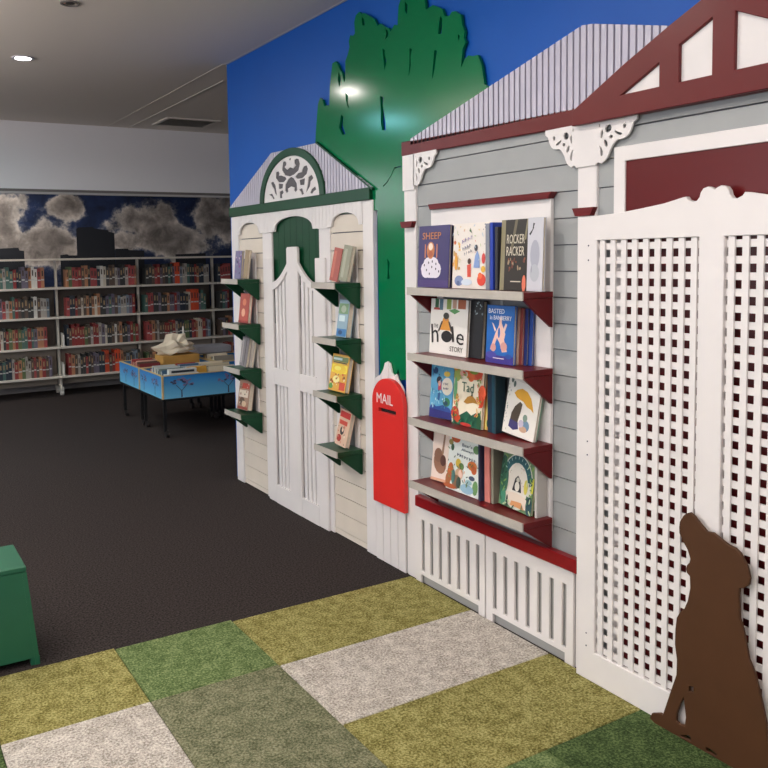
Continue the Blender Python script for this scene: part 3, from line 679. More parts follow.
# -- third ledge
book('light blue picture book of a jumping child, leftmost on the third dark red ledge',2.742,Z3,.152,.236,.012,'5ca4cc',
 [('2c2c74',rect(0,0,1,.16)),('2c4c94',[(0,.16),(1,.12),(.9,.2),(.6,.24),(.3,.2),(.1,.26)]),('e8e0d0',E_(.74,.58,.24,.16)),('2c2c3c',E_(.38,.68,.12,.07)),('c04860',[(.34,.50),(.50,.50),(.48,.66),(.36,.66)]),('e0a890',E_(.40,.62,.06,.05)),
  ('2c5c94',[(.34,.32),(.44,.32),(.48,.50),(.36,.50)]),('e0c050',E_(.72,.80,.14,.05)),('3c7c54',E_(.75,.30,.16,.08)),('28485c',E_(.72,.28,.1,.04)),('284878',E_(.2,.85,.12,.06))]+sprinkle(['b8e4ec','d0ecf0','3c8cb0'],18,(.08,.18,.7,.5),.015,.035,21)+leaves(['7cbcd8','2c6c94','2c5c84','88ccd0'],22,(.05,.2,.95,.97),.05,9,(.5,.44,.95,.72))+marks('3c3c5c',.62,.60,.24,.055,3,0,7)+marks('4c4c6c',.62,.52,.26,.05,4,0,8),
 (),xf=-.068,lean=7,roll=-3)
book('cream picture book titled in green letters with orange flowers on the third dark red ledge',2.568,Z3,.183,.240,.013,'efe4cc',
 [('206048',[(0,0),(1,0),(1,.16),(.8,.26),(.66,.20),(.5,.26),(.35,.20),(.2,.14)]),('c03830',E_(.10,.18,.14,.12)),('d8502c',E_(.20,.10,.10,.07)),('d85030',E_(.70,.92,.26,.12)),('e8703c',E_(.58,.86,.12,.10)),
  ('88a040',E_(.66,.95,.16,.06)),('e05c38',E_(.97,.60,.12,.14)),('d84c30',E_(.96,.46,.08,.10)),('9cac54',E_(.12,.85,.12,.12)),('d0a040',E_(.05,.96,.08,.06)),('b48030',[(.38,.40),(.50,.50),(.64,.54),(.78,.48),(.86,.41),(.7,.42),(.5,.38)]),
  ('3c4c3c',[(.62,.52),(.64,.62),(.68,.53)]),('64a070',E_(.08,.6,.06,.2)),('d8603c',E_(.44,.96,.08,.05)),('e8b0a0',E_(.3,.88,.1,.05)),('285c3c',E_(.92,.14,.07,.14)),('c83c34',E_(.5,.03,.2,.03))]+leaves(['b8442c','e0784c','5c8c4c','d8b048'],16,(.02,.06,.22,.5),.05,13)+leaves(['e07048','c84028','6c9448','e0b050'],18,(.82,.15,.99,.95),.05,14)+leaves(['8ca048','d8a048','e06038'],12,(.04,.8,.95,.98),.05,15)+leaves(['2c7450','184c3c','408c5c'],12,(.1,.02,.9,.18),.06,16),
 [('Tad',.30,.58,.40,.16,'345c48',0)],xf=-.072,lean=5)
book('orange and yellow flowered picture book peeping out behind the cream green titled book',2.546,Z3,.200,.234,.016,'d89c3c',
 [('e0582c',E_(.93,.60,.12,.20)),('e07c64',E_(.95,.30,.10,.18)),('e8d880',rect(.85,.0,.9,1)),('3c5c34',E_(.96,.12,.07,.08)),('d8c468',E_(.95,.9,.1,.1))],(),xf=-.052,lean=5)
for i,(cc,th,nm) in enumerate((('1c3044',.024,'dark navy'),('1c4c5c',.014,'dark teal'),('2c4450',.007,'blue black'))):
    y = (2.432,2.4125,2.4015)[i]
    standing('%s spine of the upright books between the cream and umbrella books'%nm,y,Z3,th,.232-.004*i,.05,cc,-.066)
book('white picture book of a bear under a yellow umbrella on the third red ledge',2.286,Z3,.168,.240,.012,'ece8e0',
 [('d8a028',[(.22,.66),(.30,.72),(.45,.76),(.62,.73),(.76,.64),(.84,.52),(.88,.44),(.78,.48),(.66,.50),(.54,.56),(.42,.58),(.32,.60)]),('4c4030',[(.20,.20),(.22,.34),(.30,.46),(.44,.55),(.52,.52),(.50,.40),(.46,.28),(.44,.18)]),
  ('3c3870',[(.18,.12),(.20,.24),(.46,.22),(.50,.12),(.34,.08)]),('6c8ca8',E_(.70,.20,.12,.09)),('7c9484',E_(.66,.32,.07,.06)),('c8a488',E_(.64,.14,.12,.05)),('c0b8cc',E_(.56,.22,.08,.06)),('5c6c64',E_(.12,.86,.04,.05)),('5c6c64',E_(.2,.80,.04,.05)),('d8d4cc',E_(.5,.9,.34,.05))]
  +sprinkle(['8ca0a0','a8b4a8','c8c8b8'],16,(.02,.05,.12,.95),.01,.02,41),(),xf=-.060,lean=7,roll=5)
book('pale green picture book just behind the yellow umbrella bear book',2.291,Z3,.170,.234,.010,'8cb8a0',[('5c9078',rect(0,0,.2,1))],(),xf=-.047,lean=7,roll=5)
# -- bottom ledge
book('pale pink picture book of a brown guitar, leftmost on the bottom dark red ledge',2.730,Z4,.176,.238,.011,'ecd8cc',
 [('9c7058',E_(.32,.33,.25,.19,-.3)),('8c6450',E_(.24,.46,.16,.13)),('9c7860',[(.36,.50),(.44,.50),(.50,.98),(.44,.98)]),('5c3830',E_(.44,.38,.11,.10)),('e0a888',rect(0,0,1,.05))],(),xf=-.062,lean=8,roll=-3)
book('white picture book with animals and leaves, second from left on the bottom dark red ledge',2.575,Z4,.205,.243,.013,'e6ece8',
 [('c8582c',E_(.20,.88,.14,.07)),('98884c',E_(.06,.80,.07,.05)),('3c5c40',E_(.12,.72,.05,.06)),('48644c',E_(.52,.93,.07,.04)),('648c5c',E_(.84,.78,.10,.07)),('c8a484',E_(.38,.30,.12,.10)),('8c6c54',E_(.32,.16,.14,.12)),
  ('bc6438',E_(.12,.30,.10,.16)),('a86840',E_(.06,.16,.08,.12)),('d07840',E_(.76,.50,.14,.08)),('c06034',E_(.82,.44,.08,.07)),('d8b848',E_(.34,.48,.08,.08)),('5c7c48',E_(.44,.44,.08,.06)),('e8c4b4',E_(.44,.32,.07,.07)),
  ('48546c',E_(.78,.30,.09,.04)),('6c9860',E_(.90,.16,.08,.12)),('94b8cc',E_(.66,.10,.20,.08)),('48706c',E_(.22,.24,.06,.12)),('3c4c44',E_(.4,.16,.07,.10)),('b45c34',E_(.14,.06,.2,.04)),('9cc0c8',E_(.7,.22,.1,.04))]+marks('3c4c64',.28,.60,.60,.06,8,-.06,11)+leaves(['5c7c50','486448','7c9c60','c8783c','3c5040'],34,(.04,.04,.97,.97),.035,12,(.28,.56,.9,.86)),
 [("Bear's",.42,.78,.30,.055,'3c4c64',0),('Always',.40,.69,.38,.055,'3c4c64',0)],xf=-.092,lean=7)
standing('dark navy slim book right of the white animal book on the bottom dark red ledge',2.458,Z4,.010,.250,.07,'2c3450',-.098)
standing('wide salmon pink spine standing mid way along the bottom dark red ledge',2.430,Z4,.030,.246,.05,'d08078',-.082)
standing('grey beige slim spine right of the salmon pink spine on the bottom ledge',2.404,Z4,.014,.244,.05,'8c8878',-.078)
book('green framed picture book with a penguin under a teal arch on the bottom ledge',2.290,Z4,.174,.236,.013,'6c8c64',
 [('dcdcd0',E_(.5,.45,.47,.45,0,24)),('285c64',E_(.5,.46,.44,.42,0,24,.1,3.04)),('e4ddd2',E_(.5,.40,.33,.36,0,20)),('2c6048',E_(.08,.45,.10,.36)),('1c4434',E_(.03,.6,.05,.2)),('28282c',[(.38,.30),(.44,.50),(.52,.56),(.60,.50),(.66,.30)]),
  ('e8e4d8',E_(.52,.38,.07,.08)),('c8c4b8',E_(.53,.49,.05,.04)),('e4d4c4',[(.1,.06),(.9,.06),(.86,.24),(.5,.28),(.18,.24)]),('dc9c68',[(.36,.05),(.8,.05),(.7,.15),(.4,.13)]),('d8cc5c',E_(.78,.42,.06,.12)),('284c54',E_(.92,.14,.09,.15)),
  ('488c70',E_(.14,.14,.08,.14)),('30403c',E_(.26,.1,.03,.1)),('d8d450',rect(.93,.36,1,.6)),('3c6c58',E_(.2,.42,.04,.18))]
 +[('b8d4cc',E_(.5+.385*math.cos(a),.46+.36*math.sin(a)+.02,.030,.010,a,6)) for a in [.45+.28*k for k in range(9)]]
 +leaves(['2c6048','1c4434','88a858','c8d8a8','48785c','284c54'],46,(.02,.03,.98,.97),.05,17,(.2,.12,.84,.9))
 +leaves(['d8c8a8','c89c9c','8c9c6c'],10,(.26,.2,.76,.7),.02,51,(.36,.28,.68,.6)),
 (),xf=-.072,lean=6,roll=3)
standing('white grey slim spine right of the green arch book on the bottom dark red ledge',2.186,Z4,.012,.236,.05,'c0bcb8',-.062)
# -- books on the green ledges
GG = 'books on the green ledges'
book('brick red paperback leaning on the top green ledge right of the doorway',3.603,1.366,.080,.170,.013,'a04c40',[('b86450',rect(.1,.1,.4,.9))],(),xf=-.075,lean=8,roll=8,group=GG)
book('grey green paperback leaning on the top green ledge right of the doorway',3.512,1.366,.080,.180,.022,'8c8c78',[('a4a490',rect(.2,.1,.5,.9))],(),xf=-.075,lean=8,roll=8,group=GG)
book('blue and white paperback on the second green ledge right of the doorway',3.545,1.086,.10,.190,.030,'8ca8b8',
 [('3c78b0',rect(.05,.02,.95,.22)),('c8dce0',rect(.15,.42,.7,.58)),('70946c',rect(.05,.62,.95,.9)),('a8b4a0',E_(.5,.75,.25,.1)),('284c78',E_(.4,.12,.2,.06))],(),xf=-.070,lean=9,group=GG)
book('bright yellow and orange comic paperback on the third green ledge right of the doorway',3.578,.805,.165,.190,.026,'dca848',
 [('f0dc40',rect(.05,.50,.95,.72)),('e8c83c',E_(.5,.6,.4,.14)),('f0e470',E_(.4,.62,.2,.06)),('c84838',rect(.62,.05,.95,.26)),('788c5c',rect(.05,.80,.95,.94)),('384c3c',rect(.1,.76,.9,.79)),('c8dce0',rect(.08,.84,.6,.9)),('5c9c4c',E_(.14,.12,.12,.08)),('f0e8a0',E_(.4,.32,.2,.1))]
  +sprinkle(['d85c38','f0e8c0','60301c'],22,(.1,.08,.9,.48),.02,.05,61),(),xf=-.082,lean=11,group=GG)
book('red and cream comic paperback on the bottom green ledge right of the doorway',3.555,.523,.105,.185,.024,'d8b8a0',
 [('c83430',rect(.05,.78,.95,.95)),('c84838',rect(.1,.58,.8,.70)),('2c2c2c',E_(.45,.42,.18,.12)),('f0d8c0',E_(.5,.45,.08,.06)),('a83028',E_(.3,.2,.2,.1))]+sprinkle(['3c3c3c','e8e0d0','c04838'],14,(.1,.05,.9,.55),.02,.05,63),(),xf=-.080,lean=11,roll=5,group=GG)
book('purple and white patterned paperback on the top green ledge left of the doorway',4.79,1.366,.10,.178,.016,'7c789c',
 sprinkle(['dcd8e0','2c2850','8c4c8c','c8b8c8'],20,(.08,.06,.92,.94),.03,.08,65),(),xf=-.080,lean=5,group=GG)
book('tan paperback leaning beside the purple patterned book left of the doorway',4.70,1.366,.060,.180,.016,'a08c70',(),(),xf=-.070,lean=6,roll=4,group=GG)
book('dusty red paperback with a pale figure on the second green ledge left of the doorway',4.74,1.086,.14,.188,.022,'b4564a',
 [('e8b898',E_(.45,.35,.2,.14)),('d88868',E_(.5,.7,.2,.12)),('8c3430',rect(0,0,1,.08))],(),xf=-.072,lean=7,group=GG)
book('grey patterned paperback on the third green ledge left of the doorway',4.76,.805,.10,.185,.020,'807c80',
 [('a8a4a4',rect(.1,.1,.3,.9)),('4c484c',rect(.6,.05,.7,.95))],(),xf=-.074,lean=8,roll=5,group=GG)
book('pale grey spined paperback behind the grey patterned one left of the doorway',4.716,.805,.08,.170,.016,'a8a098',(),(),xf=-.052,lean=8,roll=5,group=GG)
book('brown and cream comic paperback on the bottom green ledge left of the doorway',4.762,.523,.165,.188,.030,'a48470',
 [('b84434',rect(.3,.72,.95,.90)),('e0d4c4',rect(.08,.42,.9,.66)),('5c4838',E_(.4,.28,.25,.14)),('d8c0a0',E_(.6,.2,.2,.1)),('8c3c34',rect(.05,.02,.95,.1))]+sprinkle(['e8e0d0','3c3430','a04c3c'],18,(.1,.08,.9,.9),.02,.05,67),(),xf=-.082,lean=10,roll=-3,group=GG)

# ------------------------------------------------------------------ long bookcase at the back
BY0, BY1 = 9.30, 9.62
bc = thing('library_bookcase','long cream metal library bookcase on castors in front of the cloud mural','bookcase',(.7,9.45,0))
bx = [-1.165,-.235,.700,1.640,2.575]
lv = [.222,.551,.884,1.210]
for x in bx:
    MB().box(x-.0125,x+.0125,9.42,9.46,.10,1.53,METALW).build('upright',bc,bevel=.002)
    mb = MB().box(x-.02,x+.02,BY0+.02,BY1-.02,.055,.095,METALW).box(x-.012,x+.012,BY0+.06,BY0+.09,.09,.215,METALW)
    mb.build('foot',bc,bevel=.003)
    for yy in (BY0+.05,BY1-.06):
        MB().cyl((yy,.031),.03,x-.018,x+.018,mat('castor_cream',(220,214,205),.4),16,axis='x').build('castor',bc)
for a, b in zip(bx, bx[1:]):
    for z in lv+[1.53]:
        MB().box(a+.004,b-.004,BY0,BY1 if z < 1.5 else BY0+.2,z-.022,z,METALW).build('shelf',bc,bevel=.002)
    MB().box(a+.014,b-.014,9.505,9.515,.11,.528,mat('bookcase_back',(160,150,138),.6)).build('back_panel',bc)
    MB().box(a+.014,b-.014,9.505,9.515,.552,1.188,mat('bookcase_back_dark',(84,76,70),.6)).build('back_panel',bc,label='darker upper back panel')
spine_cols = [('8c3434','dark red'),('a8a098','stone grey'),('c8c0b0','cream'),('2c3440','navy'),('5c4c44','brown'),('d05030','orange'),('4c6c64','teal'),('6c6474','mauve'),('3c3c3c','charcoal'),('b07c5c','tan'),('a04848','rose red'),('7c8894','blue grey'),('d8d4cc','white'),('5c6c48','olive')]
wts = [6,3,2,3,6,.9,1.8,3.5,5,5,4,2.5,.6,1.8]
LBL = hexm('c8c8c4',.5)
protos = {}
for c_, nm in spine_cols:
    mb = MB(); cm = hexm(c_,.5)
    mb.box(-.5,.5,-.5,-.44,0,1,cm).box(-.5,-.44,-.44,.5,0,1,cm).box(.44,.5,-.44,.5,0,1,cm).box(-.44,.44,-.44,.48,.02,.98,PAGES)
    mb.box(-.42,.42,-.512,-.5,.37,.43,LBL)
    mb.box(-.2,.2,-.508,-.5,.58,.84,hexm('a88c68' if nm in ('dark red','navy','brown','charcoal','teal','olive') else '4c3c38',.5))
    me = bpy.data.meshes.new('library_book'); me.from_pydata(mb.v,[],mb.f)
    for m in mb.mats: me.materials.append(m)
    for p,k in zip(me.polygons,mb.m): p.material_index = k
    protos[nm] = me
ORD = ['','first','second','third','fourth','fifth','sixth','seventh','eighth','ninth','tenth','eleventh','twelfth','thirteenth','fourteenth','fifteenth','sixteenth','seventeenth','eighteenth','nineteenth','twentieth','twenty-first','twenty-second','twenty-third','twenty-fourth','twenty-fifth','twenty-sixth','twenty-seventh','twenty-eighth','twenty-ninth','thirtieth']
q = random.Random(5)
bays = [('left',-1.165,-.235,'right',(-.98,-.30)),('middle',-.235,.700,'left',(-.17,.66)),('right',.700,1.640,'left',(.74,1.58)),('end',1.640,2.575,'left',(1.67,1.90))]
nb = 0
for bi,(bn,x0,x1,cnt,(s0,s1)) in enumerate(bays):
    for li, z in enumerate(lv):
        ln = ['bottom','third','second','top'][li]
        e0, e1 = s0+q.uniform(0,.03), s1-q.uniform(0,.08)
        if bn == 'left' and li == 0: e1 = -.33
        if bn == 'left' and li == 1: e1 = -.36
        if bn == 'right' and li == 0: e1 = 1.2
        x = e0; row = []
        run = 0; nm = None; leanrun = 0
        while x < e1:
            if run <= 0:
                nm = q.choices([n for _, n in spine_cols], wts)[0]; run = q.choice([1,1,1,1,1,2])
                if nm == 'orange': run = q.choice([2,3])
            run -= 1
            th = q.uniform(.024,.038); hh = q.uniform(.190,.240) if nm != 'orange' else .25
            if x+th > e1+.02: break
            row.append((x+th/2,th,hh,nm)); x += th+.0012
        n = len(row)
        for i,(xc,th,hh,nm) in enumerate(row):
            o = bpy.data.objects.new('library_book', protos[nm]); COL.objects.link(o)
            o.scale = (th,.15,hh); o.location = (xc,BY0+.03+.075+q.uniform(0,.012),z+.0005)
            k = (n-i) if cnt == 'right' else (i+1)
            bl = {'left':'leftmost bay','middle':'second bay','right':'third bay','end':'fourth bay'}[bn]
            ss = {'bottom':'bottom shelf','third':'second lowest shelf','second':'second highest shelf','top':'top shelf'}[ln]
            tag(o, '%s book, %s from the %s on the %s, %s'%(nm, ORD[k], cnt, ss, bl), 'book', 'library books on the back bookcase')
            nb += 1
print('LIBRARY BOOKS', nb)
for (xx, zz, lbl) in ((-.215,.222,'white bookend at the left of the bottom shelf, second bay of the bookcase'),(-.205,.551,'white bookend at the left of the second lowest shelf, second bay of the bookcase')):
    mb = MB().box(xx,xx+.004,BY0+.02,BY0+.14,zz+.0005,zz+.15,METALW).box(xx-.0,xx+.03,BY0+.02,BY0+.03,zz+.0005,zz+.004,METALW)
    mb.box(xx-.006,xx+.012,BY0+.015,BY0+.022,zz+.0005,zz+.13,mat('bookend_white',(236,230,222),.4))
    tag(placed(mb.build('bookend'),(xx,BY0+.08,zz)),lbl,'bookend','white bookends on the bookcase')

# ------------------------------------------------------------------ browser trolleys with tree-printed blue sides
def sky_print():
    m = bpy.data.materials.new('blue_sky_print'); m.use_nodes = True
    nt = m.node_tree; b = nt.nodes['Principled BSDF']; N = nt.nodes.new; L = nt.links.new
    b.inputs['Roughness'].default_value = .4
    g = N('ShaderNodeNewGeometry'); sp = N('ShaderNodeSeparateXYZ'); L(g.outputs['Position'], sp.inputs[0])
    mr = N('ShaderNodeMapRange'); mr.inputs[1].default_value = .33; mr.inputs[2].default_value = .53
    L(sp.outputs['Z'], mr.inputs[0]); r = N('ShaderNodeValToRGB')
    r.color_ramp.elements[0].color = (lin(110),lin(190),lin(226),1); r.color_ramp.elements[1].color = (lin(28),lin(120),lin(196),1)
    L(mr.outputs[0], r.inputs[0]); L(r.outputs[0], b.inputs['Base Color']); return m
SKYP = sky_print()
TRUNK = hexm('3c4060',.5); CAN = hexm('80709c',.5); OAK = mat('pale_timber',(204,178,130),.5,.06,30)
def print_tree(mb, face, a, zc, s):
    """flat printed tree on a tub side: face ('y',yval) or ('x',xval)"""
    def put(poly, off, m):
        if face[0] == 'y': mb.prism([(a+p[0]*s, zc+p[1]*s) for p in poly], face[1]-off, face[1]-off+.0004, m, 'y')
        else: mb.prism([(a+p[0]*s, zc+p[1]*s) for p in poly], face[1]-off, face[1]-off+.0004, m, 'x')
    put([(-.06,-.9),(.06,-.9),(.04,-.3),(-.04,-.3)],.0009,TRUNK)
    put([(-.04,-.35),(.02,-.35),(-.45,.15),(-.5,.12)],.0009,TRUNK); put([(-.02,-.35),(.04,-.35),(.5,.12),(.45,.17)],.0009,TRUNK)
    qq = random.Random(int(abs(a)*1000)+7)
    for k in range(22):
        u = qq.uniform(-.95,.95); tz = .15+.55*math.sqrt(max(0,1-u*u)); zz = qq.uniform(.08,tz)
        put(ell(u,zz,.15,.085,qq.uniform(-.4,.4),7),.0012+.0002*(k%4),CAN if k%3 else TRUNK)
def trolley(x0, x1, y0, y1, label, trees):
    t = thing('book_trolley',label,'book trolley',((x0+x1)/2,(y0+y1)/2,0),'blue sided browser trolleys')
    z0, z1 = .335, .532; w = .014
    mb = MB().box(x0+.001,x1-.001,y0,y0+w,z0,z1-.006,SKYP).box(x0,x0+w,y0+.001,y1-.001,z0,z1-.006,SKYP).box(x0+.001,x1-.001,y1-w,y1,z0,z1-.006,SKYP).box(x1-w,x1,y0+.001,y1-.001,z0,z1-.006,SKYP)
    sd = mb.build('tub_side',t,label='bright blue side printed with purple grey trees')
    for f, a, s in trees:
        mt = MB(); print_tree(mt,(f,(y0 if f=='y' else x0)),a,.432,s*1.2); mt.build('tree_print',sd)
    mb = MB().box(x0-.003,x1+.003,y0-.003,y0+w+.003,z1-.006,z1,OAK).box(x0-.003,x0+w+.003,y0+w,y1-w,z1-.006,z1,OAK).box(x1-w-.003,x1+.003,y0+w,y1-w,z1-.006,z1,OAK).box(x0-.003,x1+.003,y1-w-.003,y1+.003,z1-.006,z1,OAK)
    mb.box(x0-.004,x0+.012,y0-.004,y0+.012,z0,z1-.006,OAK)
    mb.build('timber_edging',t,label='pale timber rim')
    MB().box(x0+w,x1-w,y0+w,y1-w,z0,z0+.012,OAK).build('tub_floor',t)
    MB().box(x0-.002,x1+.002,y0-.002,y1+.002,z0-.018,z0-.0005,BLACKM).build('frame',t)
    for x in (x0+.03,x1-.03):
        for y in (y0+.04,y1-.04):
            lg_ = MB().box(x-.012,x+.012,y-.012,y+.012,.055,z0-.018,BLACKM).build('leg',t)
            MB().cyl((y+.006,.0335),.033,x+.002,x+.026,hexm('2c2828',.4),14,axis='x').build('castor',lg_)
    return t
TX = [(-.015,.715),(.735,1.465)]; TY = [(6.53,7.14),(7.16,7.78)]
trolley(*TX[0],*TY[0],'nearest blue sided book trolley with printed trees beside the cream house front',[('y',.155,.085),('y',.58,.085),('x',6.72,.075),('x',7.02,.07)])
trolley(*TX[0],*TY[1],'blue sided book trolley behind the nearest one, holding the tan box',[('x',7.32,.075),('x',7.58,.07)])
trolley(*TX[1],*TY[0],'blue sided book trolley right of the nearest one, mostly hidden by the house front',[])
trolley(*TX[1],*TY[1],'blue sided book trolley at the rear right, partly hidden by the house front',[])
def tub_books(xa, xb, y0, n, zb, seed, where, cols, ascend=.0):
    q = random.Random(seed)
    for i in range(n):
        c_, nm = q.choice(cols)
        h = q.uniform(.20,.235); th = .014
        mb = MB(); cm = hexm(c_,.5); W_ = xb-xa
        y = y0+i*.026
        mx = Matrix.Translation(((xa+xb)/2,y,zb)) @ Matrix.Rotation(math.radians(-14),4,'X')
        mb.box(-W_/2,W_/2,-.0,.0018,0,h,cm,mx).box(-W_/2,W_/2,th-.0018,th,0,h,cm,mx).box(-W_/2,-W_/2+.0018,.0018,th-.0018,0,h,cm,mx)
        mb.box(-W_/2+.0018,W_/2-.003,.0018,th-.0018,.002,h-.003,PAGES,mx)
        o = placed(mb.build('browser_book'),((xa+xb)/2,y,zb))
        tag(o,'%s covered book, %s from the front %s'%(nm,ORD[i+1],where),'book','books in the blue trolleys')
pal = [('b8c0c0','pale grey'),('3c5c7c','blue'),('c8c4b8','cream'),('6c7c78','grey green'),('a8403c','red'),('8c9cac','steel blue'),('d8a040','amber')]
pal2 = [('c8bca0','buff'),('d8ccb4','cream'),('c0a878','sand'),('e0d8c8','ivory'),('8c8478','taupe')]
tub_books(.03,.235,6.60,13,.348,1,'in the left row of the nearest trolley',pal[:5])
tub_books(.255,.43,6.60,13,.348,2,'in the middle row of the nearest trolley',pal)
tub_books(.45,.69,6.60,13,.348,3,'in the right row of the nearest trolley',pal2)
tub_books(.03,.22,7.22,12,.348,4,'in the left row of the trolley behind',[('a02c34','crimson'),('7c2c30','maroon'),('c8a090','pink beige'),('5c4438','brown')])
tub_books(.76,.96,7.22,12,.348,6,'in the left row of the rear right trolley',pal2)
# display case at front of the nearest trolley
mb = MB().box(.055,.30,6.552,6.60,.536,.575,hexm('d4d6d4',.4)).box(.075,.28,6.5505,6.552,.545,.566,hexm('2c3440',.3)).box(.02,.32,6.552,6.595,.348,.536,hexm('c8ccd0',.4))
dc = placed(mb.build('label_holder',bevel=.002),(.17,6.57,.348)); tag(dc,'white box with a dark slot at the front left of the nearest blue trolley','box')
mb = MB().box(.26,.62,7.30,7.55,.348,.60,mat('tan_card',(186,140,70),.6,.05,20))
tb = placed(mb.build('storage_box',bevel=.004),(.44,7.42,.348)); tag(tb,'tan box under the crumpled cream cloth in the trolley behind','box')
# crumpled cloth with upright white tube
bm = bmesh.new(); bmesh.ops.create_icosphere(bm, subdivisions=3, radius=1)
qn = random.Random(9); dirs = [Vector((qn.gauss(0,1),qn.gauss(0,1),qn.gauss(0,1))).normalized() for _ in range(26)]
for v in bm.verts:
    n_ = v.co.normalized(); k = 1.0
    for i_, d_ in enumerate(dirs):
        k += .05*math.cos(9*n_.dot(d_)+i_)
    k = max(.6,k)
    v.co = Vector((n_.x*.15*k, n_.y*.10*k, max(-.045, n_.z*.075*k*(1+.5*max(0,n_.z)))))
    if n_.x < -.4: v.co.x -= .05*(-n_.x-.4)/.6*1.4; v.co.z -= .02
bmx = min(v.co.z for v in bm.verts)
for v in bm.verts: v.co.z -= bmx
me = bpy.data.meshes.new('crumpled_cloth'); bm.to_mesh(me); bm.free()
me.materials.append(mat('cream_cloth',(226,212,190),.7,.04,20))
for p in me.polygons: p.use_smooth = False
cl = bpy.data.objects.new('crumpled_cloth', me); COL.objects.link(cl); cl.location = (.44,7.42,.6005)
tag(cl,'crumpled cream cloth bundle on the tan box in the trolley behind','cloth')
tag(placed(MB().cyl((.50,7.40),.010,.66,.86,hexm('e8e0d8',.5),12,.008).build('upright_tube'),(.50,7.40,.66)),'thin white upright tube sticking out of the crumpled cream cloth','tube')
mb = MB().box(.66,1.02,7.46,7.70,.575,.645,hexm('8c8c94',.5))
gb = placed(mb.build('flat_case',bevel=.008),(.84,7.58,.575)); tag(gb,'flat grey case lying on the books of the rear right trolley','case')

# ------------------------------------------------------------------ green step stool
st = thing('step_stool','green painted step stool at the left edge where the dark carpet meets the rug','stool',(-1.9,3.25,0))
zt = .376
MB().box(-2.12,-1.700,3.118,3.395,zt-.02,zt,STOOL).build('seat',st,bevel=.003)
def quad_panel(x0b,x1b,x0t,x1t,y0b,y0t,zb,th=.018):
    mb = MB(); mb.add([(x0b,y0b,zb),(x1b,y0b,zb),(x1t,y0t,zt-.0205),(x0t,y0t,zt-.0205),(x0b,y0b+th,zb),(x1b,y0b+th,zb),(x1t,y0t+th,zt-.0205),(x0t,y0t+th,zt-.0205)],
      [(0,1,2,3),(5,4,7,6),(1,5,6,2),(4,0,3,7),(3,2,6,7),(4,5,1,0)],STOOL); return mb
quad_panel(-2.15,-1.672,-2.12,-1.702,3.105,3.119,.028).build('front_panel',st)
quad_panel(-2.15,-1.672,-2.12,-1.702,3.39,3.376,.028).build('back_panel',st)
for s in (0,1):
    xb, xt = (-1.668,-1.700) if s else (-2.154,-2.122)
    e = -.016 if s else .016
    mb = MB(); mb.add([(xb,3.103,.0005),(xb,3.41,.0005),(xt,3.396,zt-.0205),(xt,3.118,zt-.0205),(xb+e,3.103,.0005),(xb+e,3.41,.0005),(xt+e,3.396,zt-.0205),(xt+e,3.118,zt-.0205)],
      [(0,1,2,3),(7,6,5,4),(0,3,7,4),(1,5,6,2),(3,2,6,7),(0,4,5,1)],STOOL); mb.build('side_panel',st)
    for y in (3.106,3.376):
        MB().box(xb-(.032 if s else 0),xb+(0 if s else .032),y,y+.03,.0004,.03,STOOL).build('foot',st)

# ------------------------------------------------------------------ ceiling fittings and lights
LENS = emis('downlight_lens',(1,.97,.92),14)
def downlight(x, y, label, watt, col=(1,.93,.86), lit=True):
    k_ = 1 if lit else .7
    t = thing('ceiling_downlight',label,'downlight',(x,y,CZ),'round recessed downlights')
    mb = MB(); n = 32
    for i in range(n):
        a0, a1 = 2*PI*i/n, 2*PI*(i+1)/n
        pts = [(math.cos(a)*r, math.sin(a)*r) for a, r in ((a0,.052*k_),(a1,.052*k_),(a1,.068*k_),(a0,.068*k_))]
        z0, z1 = CZ-.006, CZ-.0003
        mb.add([(x+p[0],y+p[1],z0) for p in pts]+[(x+p[0],y+p[1],z1) for p in pts],[(0,1,2,3),(7,6,5,4),(1,0,4,5),(3,2,6,7)],WALLW if lit else hexm('78706c',.5))
    mb.build('trim_ring',t)
    if lit:
        MB().cyl((x,y),.052,CZ-.004,CZ-.001,LENS,24).build('lens',t)
        ld = bpy.data.lights.new('downlight_lamp','AREA'); ld.shape = 'DISK'; ld.size = .11; ld.energy = watt; ld.color = col
        lo = bpy.data.objects.new('downlight_lamp',ld); COL.objects.link(lo); lo.parent = t; lo.location = (0,0,-.012)
    else:
        MB().cyl((x,y),.022,CZ-.004,CZ-.001,hexm('3c3836',.5),20).build('lens',t)
    return t
W_ = 13
downlight(-1.2,5.5,'lit recessed downlight glowing in the grey ceiling above the dark carpet',W_*.6)
downlight(-1.19,4.25,'unlit dark recessed ceiling fitting nearer than the glowing downlight',0,lit=False)
for i,(x,y,w) in enumerate(((-1.25,2.6,1),(-1.25,.9,1.1),(-1.25,-.9,1),(-3.0,2.6,1),(-3.0,.9,1),(-3.0,-.9,1),(-3.2,4.6,.6),(-4.9,2.6,.8),(-4.9,.2,.8))):
    downlight(x,y,'recessed downlight outside the photo over the near end of the room',W_*w)
def troffer(x,y,sx,sy,watt,col,label):
    t = thing('ceiling_panel_light',label,'ceiling light',(x,y,CZ),'square ceiling panel lights')
    MB().box(x-sx/2-.02,x+sx/2+.02,y-sy/2-.02,y+sy/2+.02,CZ-.012,CZ-.0005,WALLW).build('light_frame',t)
    MB().box(x-sx/2,x+sx/2,y-sy/2,y+sy/2,CZ-.016,CZ-.0125,emis('panel_lens',col,1.6)).build('diffuser',t)
    ld = bpy.data.lights.new('panel_lamp','AREA'); ld.shape = 'RECTANGLE'; ld.size = sx; ld.size_y = sy; ld.energy = watt; ld.color = col
    lo = bpy.data.objects.new('panel_lamp',ld); COL.objects.link(lo); lo.parent = t; lo.location = (0,0,-.02)
